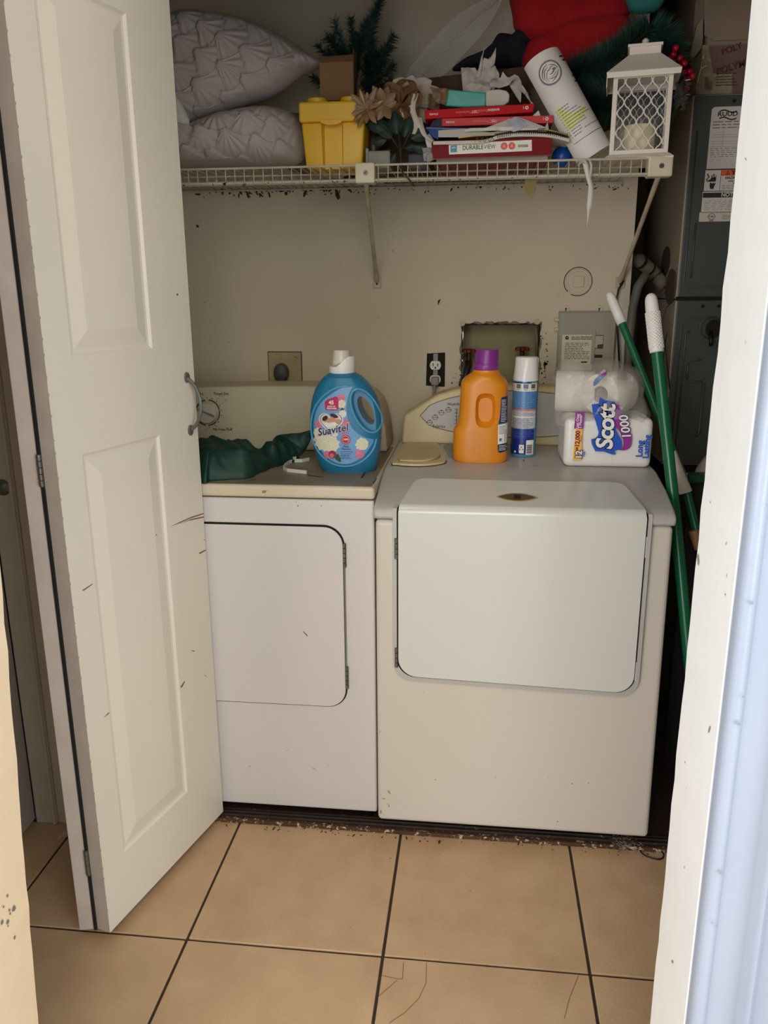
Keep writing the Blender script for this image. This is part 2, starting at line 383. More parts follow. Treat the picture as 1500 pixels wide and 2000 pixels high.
bm=new(); box(bm,jx+.02,1.5,yn,yf,0,2.5); box(bm,-.42,jx+.02,yn,yf,2.06,2.5); box(bm,-1.7,-.425,yn,yf,0,2.5)
tag(obj('wall_doorway',bm,HALLP),'wall around the doorway the closet is seen through','wall',kind='structure')
# left jamb, leaning slightly
a=P(75,2000,yf); b=P(0,1100,yf); sl=(b.x-a.x)/(b.z-a.z); X=lambda z: a.x+(z-a.z)*sl
bm=new(); n=50; Rj=random.Random(8)
rows=[]
for i in range(n+1):
    z=2.0*i/n; x=X(z)+Rj.uniform(-.0012,.0012); rows.append([bm.verts.new(v) for v in ((x-.042,yn,z),(x,yn,z),(x,yf,z),(x-.042,yf,z))])
for p_,q_ in zip(rows,rows[1:]):
    for k in range(4): bm.faces.new((p_[k],p_[(k+1)%4],q_[(k+1)%4],q_[k]))
bm.faces.new(rows[-1]); bm.faces.new(rows[0][::-1])
lj=obj('trim_4',bm,YELJ); tag(lj,'yellowish painted jamb with grey paint chips at lower left edge','jamb',kind='structure')
specks('paint_chip',9,lambda u,v,o:Vector((X(v)+.0014,u,v)),-.965,-.935,.50,.60,.002,.005,mat('chip_grey',(110,112,120),.9),lj,seed=12)

# ================================================================== bifold door
O=Vector((-.539,-.422,0)); Tn=Vector((.252,.968,0)).normalized(); Nn=Vector((.968,-.252,0)).normalized()
LM=lambda u,v,o: O+Tn*u+Nn*o+Vector((0,0,v))
d2=thing('door_2','cream raised-panel bifold closet door folded open on the left','door',(-.54,-.2,0),kind='structure')
Lw,z0,z1,TH=.459,.02,2.0,.035
panels=[(.069,.175,.312,1.074),(.069,1.260,.312,1.898)]
prof=[(0,0),(.006,-.0045),(.012,-.005),(.046,.0015),(.050,.0015)]
bm=new()
def quad(a,b,c,d): bm.faces.new([bm.verts.new(LM(*q)) for q in (a,b,c,d)])
us=[0,panels[0][0],panels[0][2],Lw]; vsz=[z0,panels[0][1],panels[0][3],panels[1][1],panels[1][3],z1]
for i in range(3):
    for j in range(5):
        if i==1 and j in (1,3): continue
        quad((us[i],vsz[j],0),(us[i+1],vsz[j],0),(us[i+1],vsz[j+1],0),(us[i],vsz[j+1],0))
obj('leaf_face',bm,LEAFP,d2)
bm=new(); box(bm,0,Lw,-.0005,-TH,z0,z1)
for v in bm.verts: v.co=LM(v.co.x,v.co.z,v.co.y-.0)
# core, set back behind the panels
for v in bm.verts: pass
bm.free(); bm=new()
def rim(bm,Mf,w,t0,t1,za,zb):
    for q in (((0,za,t0),(0,zb,t0),(0,zb,t1),(0,za,t1)),((w,za,t0),(w,zb,t0),(w,zb,t1),(w,za,t1)),((0,za,t0),(w,za,t0),(w,za,t1),(0,za,t1)),((0,zb,t0),(w,zb,t0),(w,zb,t1),(0,zb,t1)),((0,za,t1),(w,za,t1),(w,zb,t1),(0,zb,t1))):
        bm.faces.new([bm.verts.new(Mf(*k)) for k in q])
rim(bm,LM,Lw,0,-TH,z0,z1); obj('leaf_core',bm,EDGEP,d2)
for (a0,b0,a1,b1) in panels:
    bm=new(); rings=[]
    for (ins,dp) in prof:
        rings.append([bm.verts.new(LM(*q,dp)) for q in ((a0+ins,b0+ins),(a1-ins,b0+ins),(a1-ins,b1-ins),(a0+ins,b1-ins))])
    for r0,r1 in zip(rings,rings[1:]):
        for k in range(4): bm.faces.new((r0[k],r0[(k+1)%4],r1[(k+1)%4],r1[k]))
    bm.faces.new(rings[-1]); obj('raised_panel',bm,LEAFP,d2)
# second leaf, folded behind
O2=Vector((-.575,-.4145,0)); T2=Vector((-.235,.972,0)).normalized(); N2=Vector((.972,.235,0)).normalized()
LM2=lambda u,v,o: O2+T2*u+N2*o+Vector((0,0,v))
bm=new(); box(bm,0,.446,0,1,0,1)
for v in bm.verts: v.co=LM2(v.co.x,z0+v.co.z*(z1-z0),-v.co.y*TH)
obj('folded_leaf',bm,EDGEP,d2,bev=.0015)
# wear on the front leaf
def leafpix(pts):
    o=[]
    for a,b in pts:
        d=_d(a,b); q=CAM+d*((O-CAM).dot(Nn)/d.dot(Nn)); o.append((min((q-O).dot(Tn),.4585),q.z))
    return o
Lc=[leafpix(q) for q in ([(332,1029),(352,1019),(375,1009),(402,1000),(402,1002),(370,1013),(350,1022)],[(350,1024),(372,1014),(401,1007),(402,1009),(368,1017)],[(388,1080),(408,1070),(408,1072),(390,1082)],
  [(232,1034),(262,1024),(300,1014),(300,1016),(262,1027)],[(280,1047),(306,1043),(306,1046),(282,1050)],[(396,1056),(408,1049),(409,1050)],[(256,1460),(274,1445),(275,1446),(258,1462)],[(202,1402),(212,1391),(213,1393),(205,1400)],[(372,1270),(380,1271),(379,1273)],[(344,575),(347,573),(348,576),(346,578)],[(160,1153),(180,1140),(181,1141),(163,1154)],[(352,1342),(360,1330),(361,1332),(355,1343)],[(398,1318),(403,1320),(402,1321)])]
dec('scratch',Lc,LM,SCR,d2,.0005)
o=dec('paint_chip',[[(u,v),(u+.0012,v+.003),(u,v+.007)] for u,v in [(.0,z0+.05+i*.037+random.random()*.02) for i in range(48)]],LM,mat('chip_brown',(96,70,50),.9),d2,.0005); o['kind']='stuff'
# joint gap and butt hinges between the leaves
B('fold_gap',-.003,.003,-.0012,.010,z0,z1,DARK,d2,M=Matrix.Translation((-.5745,-.4172,0)))
for zc,L in ((1.055,.062),(.195,.062),(1.80,.062)):
    bm=new()
    for k in range(5):
        lathe(bm,[(.0035,0),(.0045,.0008),(.0045,L/5-.0012),(.0035,L/5-.0004)],(-.5745,-.4195,zc-L/2+k*L/5),12)
    obj('hinge',bm,STEEL,d2,smooth=True)
# arched pull
h=thing('x','','') if False else None
pa=[LM(.427+.002*(i/14),1.185-.116*i/14,.0035+.030*math.sin(PI*i/14)**.6) for i in range(15)]
bm=new(); tube(bm,pa,[.0052 if i in(0,14) else .0042 for i in range(15)],10)
for v_ in (1.188,1.066):
    q=[LM(.427+.009*math.cos(t),v_+.0125*math.sin(t),.0005) for t in [2*PI*k/16 for k in range(16)]]
    w=[x+Nn*.004 for x in q]; a=[bm.verts.new(x) for x in q]; b=[bm.verts.new(x*.9+sum(w,Vector())/16*.1) for x in w]
    for k in range(16): bm.faces.new((a[k],a[(k+1)%16],b[(k+1)%16],b[k]))
    bm.faces.new(b)
obj('pull_handle',bm,PEWTER,d2,smooth=True)
h_=d2.children[-1]

# ================================================================== dryer
DX0,DX1,DF=-.692,-.006,.040
dr=thing('dryer','white front-loading dryer on the left with a dirty top','dryer',(-.35,.35,0))
B('cabinet',DX0,DX1,DF,.70,.036,.893,DRYW,dr,bev=.006,seg=3)
bm=new(); box(bm,DX0-.002,DX1+.002,DF-.006,.71,.8965,.9275); o=obj('top_panel',bm,DRYL,dr,bev=.008,seg=3)
dec('top_surface',rrect(DX0+.006,DF+.004,DX1-.006,.56,.006),FZ(.9275),DRYT,dr,.0004)
for x in (-.66,-.04):
    for y in (.08,.64):
        bm=new(); lathe(bm,[(.02,0),(.02,.012),(.01,.014),(.01,.037)],(x,y,.0),12); obj('levelling_foot',bm,BLACK,dr,smooth=True)
fm=FY(DF)
dec('door_gap',rrect(-.662,.342,-.079,.831,.052,8),fm,DARK,dr,.0006)
dec('door',rrect(-.658,.345,-.083,.826,.048,8),fm,DRYW,dr,.0008,thick=.005,bev=.002)
bm=new(); box(bm,-.0815,-.0785,DF-.004,DF,.445,.735); obj('gasket',bm,mat('gasket_grey',(120,122,118),.6),dr)
for za in (.745,.418):
    bm=new()
    for k in range(5): lathe(bm,[(.003,0),(.0042,.001),(.0042,.0105),(.003,.0115)],(-.079,DF-.005,za-.0+k*.0125-.02),10)
    obj('door_hinge',bm,STEEL,dr,smooth=True)
specks('scratch',6,fm,-.38,-.05,.08,.33,.0004,.0013,mat('grey_scuff',(140,132,124),.9),dr,.0006,asp=5,seed=4)
specks('stain',5,fm,-.40,-.1,.84,.90,.0008,.0016,DIRT,dr,.0066,seed=6)
q=PL([(594,1231),(602,1239),(601,1241),(593,1232)],DF); dec('scratch',q,fm,mat('grey_scuff2',(96,92,92),.9),dr,.0066)
q=PL([(512,958),(522,958),(518,963),(512,963)],DF-.006); dec('worn_badge',q,FY(DF-.006),mat('badge_wear',(140,126,96),.6),dr,.0005)
dec('stain',[[(x,y) for x,y in [(q.x,q.y) for q in [PZ(*k,.93) for k in pp]]] for pp in ([(704,932),(722,905),(724,906),(708,933)],[(728,942),(735,932),(736,933),(730,943)],[(600,926),(630,930),(632,931),(602,928)],[(470,940),(500,934),(500,935)])],FZ(.9279),DIRT,dr,.0004)['kind']='stuff'
# console
cy=.475
out=[(-.700,.929),(-.022,.929),(-.030,1.00),(-.040,1.045),(-.052,1.072),(-.072,1.092),(-.100,1.104),(-.14,1.110),(-.26,1.1135),(-.40,1.113),(-.55,1.110),(-.700,1.104)]
sl=lambda u,v,o: Vector((u,cy+(v-.929)*.16-o,v))
dec('console',out,lambda u,v,o: sl(u,v,0) if o>0.05 else Vector((u,.66,v)),DRYC,dr,0,thick=.1,bev=.007)
dc=P(405,806,.49)
bm=new(); Md=Matrix.Translation(sl(dc.x,dc.z,.0))
lathe(bm,[(.034,0),(.034,.003),(.030,.012),(.029,.016),(.0,.017)],sl(dc.x,dc.z,0),40,'Y'); di=obj('timer_dial',bm,mat('dial_grey',(196,186,166),.4),dr,smooth=True,ang=50)
dec('dial_pointer',[(dc.x-.028,dc.z+.012),(dc.x-.027,dc.z+.016),(dc.x+.026,dc.z-.006),(dc.x+.026,dc.z-.010)],lambda u,v,o:sl(u,v,.0165+o),mat('pointer',(120,110,100),.6),di,thick=.004)
arcs=[]
for a0,a1 in ((-38,10),(12,84),(100,160),(200,262),(274,316)):
    n=10; A=[math.radians(a0+(a1-a0)*i/n) for i in range(n+1)]
    for i in range(n): arcs.append([(dc.x+r*math.cos(t),dc.z+r*math.sin(t)) for r,t in ((.0352,A[i]),(.0352,A[i+1]),(.0385,A[i+1]),(.0385,A[i]))])
dec('dial_scale',arcs,sl,INK,dr,.0006)
dec('dial_scale',[[(dc.x+r*math.cos(t+e),dc.z+r*math.sin(t+e)) for r,e in ((.041,0),(.041,.05),(.045,.05),(.045,0))] for t in [math.radians(k) for k in (-85,-60,-40,-12,8,28,48,68,90,108)]],sl,INK,dr,.0006)
def at(px,py): q=P(px,py,.49); return (q.x,q.z)
txt('Timed Dry',.0105,sl,INK,dr,at(430,770),bold=.02); txt('Minutes',.005,sl,GREYINK,dr,at(430,774.5))
txt('Dry',.0105,sl,INK,dr,at(390,770),bold=.02); txt('No Heat Fluff',.0105,sl,INK,dr,at(436,838),bold=.02)
txt('Cool Down',.004,sl,GREYINK,dr,at(439,816)); lines('small_print',at(391,0)[0],at(398,0)[0],at(0,781)[1],at(0,776)[1],2,sl,GREYINK,dr)
for k,(a,b) in enumerate(((411,779),(423,779),(433,788),(438,801),(427,824),(424,833),(405,837))): txt(str(60-10*k) if k<6 else 'Off',.0045,sl,INK,dr,at(a,b))

# ================================================================== washer
wa=thing('washer','wide white front-loading washer on the right with sloped door','washer',(.34,.35,0))
bm=new(); vs8=box(bm,0,.690,.008,.69,.036,.8565)
for v in bm.verts:
    if v.co.z>.5: v.co.x+= -.006 if v.co.x>.3 else .001; v.co.y+= .004 if v.co.x>.3 and v.co.y<.3 else -.004 if v.co.y<.3 else 0
obj('cabinet',bm,WASHW,wa,bev=.012,seg=4)
for x in (.05,.64):
    for y in (.08,.63):
        bm=new(); lathe(bm,[(.02,0),(.02,.012),(.01,.014),(.01,.037)],(x,y,.0),12); obj('levelling_foot',bm,BLACK,wa,smooth=True)
# cover with long sloped nose
pr=[(.004,.8585),(.690,.8585),(.690,.936),(.265,.936),(.235,.9345),(.12,.9165),(.03,.894),(.008,.885),(.001,.878),(.0,.872)]
bm=new(); xs=(0-.003,.682+.004); r=[[bm.verts.new((x,y,z)) for y,z in pr] for x in xs]
for k in range(len(pr)): bm.faces.new((r[0][k],r[0][(k+1)%len(pr)],r[1][(k+1)%len(pr)],r[1][k]))
bm.faces.new(r[0]); bm.faces.new(r[1][::-1])
obj('top_cover',bm,WASHT,wa,bev=.010,seg=4,smooth=True)
# door: lower panel, fold, sloped hood
zf=.881; ang=math.atan2(.0385,.165)
def WD(u,v,o):
    if v<=zf: return Vector((u,.003-o,v))
    s=v-zf; return Vector((u,.003+s*math.cos(ang)-o*math.sin(ang),zf+s*math.sin(ang)+o*math.cos(ang)))
S=.148
def dout(e,ry=.0):
    x0,x1=.057-e,.6185+e; b0=.4565-e; L=[]
    L+=rrect(x0,b0,x1,1.5,.045,8)[:18]
    sk=-.0185   # the lower edge runs slightly askew
    L=[(a,b+sk*((a-x0)/(x1-x0)-.45)) for a,b in L]
    L+=[(x1,.80),(x1,zf-.002),(x1-.004,zf+.02),(.592+e,zf+S-.028),(.585+e,zf+S-.012),(.572+e,zf+S-.003+e*.5),(.555+e,zf+S+e)]
    L+=[(.46,zf+S-.003+e),(.34,zf+S-.005+e),(.22,zf+S-.003+e)]
    L+=[(.115-e,zf+S+e),(.100-e,zf+S-.003+e*.5),(.088-e,zf+S-.012),(.082-e,zf+S-.028),(x0+.004,zf+.02),(x0,zf-.002),(x0,.80)]
    return L
# raised frame of the cover around the hood, dark gap, door
dec('hood_frame',dout(.014),WD,WASHT,wa,.0015,cut=(0,.006),thick=.004,bev=.0)
dec('door_gap',dout(.0045),WD,DARK,wa,.0062,cut=(0,.004))
o=dec('door',dout(0),WD,WDOOR,wa,.0068,cut=(0,.005),thick=.007,smooth=True); o.data.set_sharp_from_angle(angle=math.radians(50))
# finger dip along the top of the hood
bd=lambda u,v,o: WD(u,v,.0142+o)
bx,bz=.3315,zf+.052
def lens(c,z,a,h,n=14): return [(c+a*(2*i/n-1),z-h*(1-(2*i/n-1)**2)) for i in range(n+1)]+[(c-a*(2*i/n-1),z+h*(1-(2*i/n-1)**2)) for i in range(1,n)]
bg_=dec('badge',lens(bx,bz,.049,.021),bd,mat('badge_gold',(190,168,118),.35,metal=.4),wa,.0,thick=.0015)
dec('badge_field',lens(bx,bz,.0435,.017),bd,mat('badge_brown',(92,72,36),.4),bg_,.0018)
dec('badge_emblem',rrect(bx-.009,bz-.011,bx+.009,bz+.011,.003),bd,mat('badge_red',(70,22,24),.5),bg_,.0022)
dec('badge_emblem',[ell(bx-.003,bz+.003,.004,.004,12),ell(bx+.004,bz-.002,.0035,.005,12)],bd,mat('badge_dark',(24,14,14),.5),bg_,.0026)
fw_=FY(.004)
for za in (.79,.51):
    bm=new()
    for k in range(4): lathe(bm,[(.003,0),(.0045,.001),(.0045,.0115),(.003,.0125)],(.0515,-.004,za+k*.013-.026),10)
    obj('door_hinge',bm,STEEL,wa,smooth=True)
for za in (.81,.50):
    bm=new(); box(bm,.6215,.6245,-.004,.001,za-.025,za+.025); obj('latch_strip',bm,GLOSSW,wa,bev=.001)
specks('stain',40,FY(.008),.006,.035,.05,.5,.0005,.002,mat('tan_stain',(160,140,108),.8),wa,.0006,asp=3,seed=21)
specks('stain',16,FY(.008),.03,.66,.05,.43,.0006,.0016,DIRT,wa,.0006,seed=22)
# dispenser on the top left
def TZ(pts,Z=.936): return [(q.x,q.y) for q in [PZ(a,b,Z) for a,b in pts]]
ring=[(v.x,v.y) for v in smooth_loop([Vector(p) for p in TZ([(766,905),(775,909),(800,911),(830,911),(858,908),(871,903),(866,890),(856,872),(850,869),(800,869),(786,873)])],4)]
dec('dispenser_ring_gap',[(x*1.03-.0025,y-.003) for x,y in ring],FZ(.936),mat('detergent_grime',(70,58,38),.8),wa,.0003)
dec('dispenser_ring',ring,FZ(.936),mat('dispenser_ivory',(214,194,150),.4),wa,.0006,thick=.006,bev=.002)
lid=[(v.x,v.y) for v in smooth_loop([Vector(p) for p in TZ([(778,897),(800,898.5),(830,898.5),(850,895),(860,888),(853,872),(846,869),(800,869),(786,874)],.946)],4)]
dec('dispenser_lid',lid,lambda u,v,o:Vector((u,v,.945+o-.003*math.cos((u-.08)*30))),IVORY,wa,0,thick=.004,bev=.001,cut=(.02,0))
dec('stain',[(v.x,v.y) for v in smooth_loop([Vector(p) for p in TZ([(866,872),(880,868),(905,872),(900,884),(893,896),(878,894),(872,884)])],4)],FZ(.936),mat('blue_residue',(84,100,128),.3,(150,150,150),60,.8),wa,.0004)
specks('stain',16,FZ(.936),.16,.6,.26,.50,.001,.005,mat('grime',(130,116,92),.8),wa,.0005,asp=3,seed=2)
# console
cz=.936; CY=.575
wc=[(.010,cz),(.012,.985),(.016,1.020),(.06,1.047),(.115,1.080),(.16,1.094),(.22,1.104),(.345,1.110),(.47,1.104),(.53,1.094),(.575,1.080),(.63,1.047),(.672,1.020),(.676,.985),(.678,cz)]
wl=lambda u,v,o: Vector((u,CY+(v-cz)*.22-o,v))
dec('console',wc,lambda u,v,o: wl(u,v,0) if o>.05 else Vector((u,.69,v)),IVORY,wa,0,thick=.1,bev=.006)
def cl(t,e=0): 
    n=20; top=[(.065-e+(.56+2*e)*i/n,1.018+(.073+e)*math.sin(PI*i/n)**.48) for i in range(n+1)]; bot=[(.625+e-(.56+2*e)*i/n,1.018-(.058+e)*math.sin(PI*i/n)**.42) for i in range(1,n)]
    return top+bot
dec('panel_border',cl(0,.003),wl,mat('panel_line',(120,98,62),.6),wa,.0005)
dec('control_panel',cl(0),wl,mat('panel_grey',(186,182,176),.5),wa,.0009)
cq=lambda X,Y:(lambda q:(q.x,q.z))(P(760+X/10.71,740+Y/10.71,.595))
for X,Y in ((850,905),(965,800),(1095,705),(1240,650)):
    c=cq(X,Y); k=lambda pts:[(c[0]+a*.0021,c[1]+b*.0021) for a,b in pts]
    dec('care_symbol',[ [(x,y) for x,y in ell(c[0],c[1],.0085,.0078,20)]],wl,GREYINK,wa,.0011); dec('care_symbol',[ell(c[0],c[1],.0068,.0062,20)],wl,mat('panel_grey',(186,182,176)),wa,.0013)
    dec('care_symbol',[k([(-4.6,-.3),(4.6,-.3),(4.6,.3),(-4.6,.3)]),k([(-1,2.4),(1,2.4),(0,4.4)])],wl,INK,wa,.0015)
txt('Fabrics',.0135,wl,INK,wa,cq(1048,985),off=.0012,bold=.01); txt('Wash/Rinse',.011,wl,INK,wa,cq(1400,535),off=.0012,bold=.01)
c0=cq(1415,640); c1=cq(1415,930)
dec('scale_mark',[[(c0[0]-.001,c1[1]),(c0[0]+.001,c1[1]),(c0[0]+.001,c0[1]),(c0[0]-.001,c0[1])]]+[[(c0[0]-.007,y),(c0[0]+.005,y),(c0[0]+.005,y+.0012),(c0[0]-.007,y+.0012)] for y in [c1[1]+(c0[1]-c1[1])*i/4 for i in range(5)]],wl,INK,wa,.0012)
# ================================================================== things on the wall
FW=FY(WY)
def wp(x,y,Y=WY): q=P(x,y,Y); return (q.x,q.z)
# dryer receptacle with plug
re=thing('power_receptacle','beige square dryer outlet plate with fat grey plug in it','outlet',(-.38,WY,1.14))
a=wp(524,688); b=wp(590,757)
dec('wall_plate',rrect(a[0],b[1],b[0],a[1],.003),FW,mat('plate_beige',(176,156,116),.5,(140,116,80),18,.8,c3=(80,60,42),sc3=40),re,.0002,thick=.006,bev=.002)
dec('plate_edge',[rrect(a[0]-.003,b[1]-.003,b[0]+.003,a[1]+.003,.003)],FW,mat('edge_brown',(92,76,54),.9),re,.0001)  # thin brown frame on the wall around the plate
c=wp(553,727); bm=new(); lathe(bm,[(.019,0),(.022,.004),(.0225,.03),(.019,.036),(.0,.037)],(c[0],WY-.006,c[1]),28,'Y',sx=1,sy=1.35); pl=obj('plug',bm,mat('plug_grey',(66,66,64),.6),re,smooth=True,ang=60)
bm=new(); tube(bm,[(c[0],WY-.025,c[1]-.024),(c[0],WY-.027,c[1]-.06),(c[0]-.005,WY-.03,c[1]-.16)],.011,12); obj('cord',bm,mat('plug_grey',(66,66,64)),pl,smooth=True)
specks('screw',3,FW,a[0]+.06,b[0]-.01,a[1]-.03,a[1]-.01,.001,.002,DARK,re,.007,seed=2)
# duplex outlet without plate
ou=thing('duplex_outlet','bare white duplex outlet in a ragged black cutout with grey plug','outlet',(.1,WY,1.14))
a=wp(834,690); b=wp(867,752); R_=random.Random(3)
e=[(x+R_.uniform(-.003,.003),y+R_.uniform(-.003,.003)) for x,y in rrect(a[0]-.001,b[1]-.004,b[0]+.002,a[1]+.002,.002,3)]
dec('cutout',e,FW,DARK,ou,.0006)
m_=((a[0]+b[0])/2); dev=mat('device_white',(214,204,184),.45)
dec('yoke',rrect(m_-.007,b[1]-.006,m_+.007,a[1]-.001,.002),FW,STEEL,ou,.001,thick=.002)
for k,z in enumerate((wp(0,710)[1],wp(0,736)[1])):
    s=dec('socket',[(m_+.0175*math.cos(t),z+max(-.0135,min(.0135,.0175*math.sin(t)))) for t in [2*PI*i/24 for i in range(24)]],FW,dev,ou,.003,thick=.006,bev=.001)
    if k==0: dec('slot',[rrect(m_-.0085,z-.003,m_-.006,z+.007,.0004),rrect(m_+.006,z-.003,m_+.0085,z+.006,.0004),ell(m_,z-.0075,.0028,.0028,10)],FW,DARK,s,.0095)
    else:
        bm=new(); box(bm,m_-.012,m_+.012,WY-.035,WY-.009,z-.016,z+.010); p2=obj('plug',bm,mat('plug_pale',(128,122,108),.5),ou,bev=.004)
        bm=new(); tube(bm,[(m_,WY-.028,z-.01),(m_-.002,WY-.033,z-.03),(m_-.006,WY-.035,z-.06),(m_-.012,WY-.035,z-.13)],.0045,10); obj('cord',bm,mat('plug_pale',(128,122,108)),p2,smooth=True)
# washer outlet box
wo=thing('washer_outlet_box','recessed laundry valve box with two red valve handles in a ragged wall hole','valve box',((hx0+hx1)/2,WY,1.12))
bxm=mat('box_olive',(150,138,96),.6,(122,108,70),14,.8)
bm=new(); x0,x1,za,zb=hx0+.004,hx1-.004,hz0,hz1-.003
for q in (((x0,WY+.09,za),(x1,WY+.09,za),(x1,WY+.09,zb),(x0,WY+.09,zb)),((x0,WY+.002,za),(x0,WY+.09,za),(x0,WY+.09,zb),(x0,WY+.002,zb)),((x1,WY+.002,za),(x1,WY+.09,za),(x1,WY+.09,zb),(x1,WY+.002,zb)),((x0,WY+.002,zb),(x1,WY+.002,zb),(x1,WY+.09,zb),(x0,WY+.09,zb)),((x0,WY+.002,za),(x1,WY+.002,za),(x1,WY+.09,za),(x0,WY+.09,za))):
    bm.faces.new([bm.verts.new(v) for v in q])
obj('box_liner',bm,bxm,wo)
def ragged(x0,z0,x1,z1,w,seed,outw):
    R=random.Random(seed); pts=[]
    N=26
    for (ax,az,bx_,bz_) in ((x0,z0,x0,z1),(x0,z1,x1,z1),(x1,z1,x1,z0)):
        for i in range(N):
            t=i/N; pts.append((ax+(bx_-ax)*t,az+(bz_-az)*t))
    pts.append((x1,z0)); cx,cz_=(x0+x1)/2,(z0+z1)/2; L=[]
    o=[((x+(1 if x>cx else -1)*R.uniform(*outw)*(abs(x-cx)>.1)),(z+R.uniform(*outw)*(z>z1-.001))) for x,z in pts]
    for i in range(len(pts)-1): L.append([pts[i],o[i],o[i+1],pts[i+1]])
    return L
dec('torn_edge',ragged(hx0,hz0,hx1,hz1,0,5,(.001,.009)),FW,mat('torn_plaster',(150,136,108),.9,(60,46,34),70,.9),wo,.0012)
dec('torn_gap',ragged(hx0+.004,hz0,hx1-.004,hz1-.002,0,8,(.000,.006)),FW,DARK,wo,.0018)
for (x,y) in ((903,631),(1049,628)): c=wp(x,y); dec('screw_cap',ell(c[0],c[1],.009,.009,16),FW,mat('cap_tan',(188,172,138),.6),wo,.002,thick=.002)
RED=mat('valve_red',(120,26,22),.45,(80,20,18),40,.7)
for (x,y) in ((916,686),(1020,682)):
    c=P(x,y,WY+.03); v=thing('supply_valve','red handled water valve %s in the wall box'%('half hidden behind the purple cap' if x<1000 else 'above the white spray can cap'),'valve',(c.x,c.y,c.z))
    bm=new(); n=18
    lathe(bm,[(.006,-.004),(.022,-.004),(.0235,-.001),(.0235,.003),(.021,.006),(.006,.008)],(c.x,c.y,c.z),n,sx=1,sy=1)
    for i,q in enumerate(bm.verts):
        k=i%n; d=Vector((q.co.x-c.x,q.co.y-c.y)); 
        if d.length>.018 and k%3==0: q.co.x=c.x+d.x*.8; q.co.y=c.y+d.y*.8
    obj('hand_wheel',bm,RED,v,smooth=True,ang=30)
    bm=new(); lathe(bm,[(.006,-.045),(.011,-.044),(.011,-.03),(.007,-.028),(.007,-.004)],(c.x,c.y,c.z),16); tube(bm,[(c.x,c.y,c.z-.035),(c.x,c.y-.025,c.z-.045)],.010,12)
    obj('valve_body',bm,mat('brass_dark',(58,44,28),.5,metal=.5),v,smooth=True)
    s=-1; bm=new(); tube(bm,[(c.x,c.y-.03,c.z-.045),(c.x-.008,c.y-.05,c.z-.07),(c.x-.03,c.y-.055,c.z-.13),(c.x-.045,c.y-.06,c.z-.24)],.0095,12)
    obj('hose',bm,BLACK,v,smooth=True)
bm=new(); tube(bm,[P(1047,640,WY+.012),P(1050,690,WY+.012),P(1049,760,WY+.012)],.004,8); obj('pipe',bm,mat('pipe_tan',(120,104,74),.6),wo,smooth=True)
specks('mould',26,FW,hx0-.035,hx0-.002,1.0,1.13,.001,.004,DIRT,wo,.0022,seed=5,asp=2); specks('mould',46,FW,hx1+.002,hx1+.03,.98,1.26,.001,.0035,DIRT,wo,.0022,seed=6,asp=2)
# clean-out cap
cc=P(1129,550,WY); co=thing('cleanout_cap','round painted pipe cap with raised square boss on the wall','pipe cap',(cc.x,WY,cc.z))
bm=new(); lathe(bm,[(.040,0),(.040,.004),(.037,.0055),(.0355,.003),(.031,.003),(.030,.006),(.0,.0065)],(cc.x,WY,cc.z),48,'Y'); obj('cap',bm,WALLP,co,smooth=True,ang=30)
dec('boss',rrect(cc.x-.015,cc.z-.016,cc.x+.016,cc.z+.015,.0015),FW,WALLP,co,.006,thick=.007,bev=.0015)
e=[ [(cc.x+r*math.cos(t),cc.z+r*math.sin(t)) for r,t in ((.040,A),(.040,A2),(.0425,A2),(.0425,A))] for A,A2 in [(2*PI*i/40,2*PI*(i+1)/40) for i in range(40) if not 24<i<27]]
dec('dark_ring',e,FW,mat('edge_dark',(60,48,36),.9),co,.0008)  # thin dark ring on the wall around the cap
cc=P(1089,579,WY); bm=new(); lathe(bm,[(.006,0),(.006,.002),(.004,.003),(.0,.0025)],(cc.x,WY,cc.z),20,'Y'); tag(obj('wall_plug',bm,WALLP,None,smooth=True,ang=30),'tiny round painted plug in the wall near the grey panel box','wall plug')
# grey service panel with instruction sticker
a=wp(1093,610); b=wp(1196,716); pb=thing('service_panel','grey wall panel box with instruction sticker above the toilet paper','panel box',((a[0]+b[0])/2,WY,1.2))
PG=mat('panel_box_grey',(158,152,134),.5,(146,138,118),6,.5); x0,x1,zt=a[0],b[0]-.002,a[1]; PYY=WY-.022; PF=FY(PYY)
B('panel_body',x0-.003,x1+.003,PYY+.004,WY-.001,zt-.27,zt+.003,PG,pb,bev=.002)
dec('panel_cover',rrect(x0,zt-.27,x1,zt,.004),PF,PG,pb,-.004,thick=.006,bev=.0015)
for x in (1105,1170):
    c=wp(x,607); 
    pt=smooth_loop([Vector((c[0]-.0125,c[1]-.012)),Vector((c[0]-.010,c[1]+.006)),Vector((c[0],c[1]+.017)),Vector((c[0]+.010,c[1]+.006)),Vector((c[0]+.0125,c[1]-.012))],6,closed=False)
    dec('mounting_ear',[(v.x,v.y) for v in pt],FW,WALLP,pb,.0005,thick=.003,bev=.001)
    dec('keyhole',[[(c[0]-.002,c[1]-.008),(c[0]+.002,c[1]-.008),(c[0]+.0012,c[1]+.004),(c[0]-.0012,c[1]+.004)],ell(c[0],c[1]+.006,.003,.003,10)],FW,mat('edge_dark',(60,48,36)),pb,.0038)
for y in (624,643,727,742):
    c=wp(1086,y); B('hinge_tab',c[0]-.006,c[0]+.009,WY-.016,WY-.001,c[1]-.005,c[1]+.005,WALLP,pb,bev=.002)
pq=lambda X,Y: wp(1080+X/11.54,580+Y/11.54,PYY)
s0=pq(210,850); s1=pq(870,1500)
st=dec('instruction_sticker',rrect(s0[0],s1[1]-.02,s1[0],s0[1],.001),PF,mat('sticker_cream',(206,196,168),.5),pb,.0025)
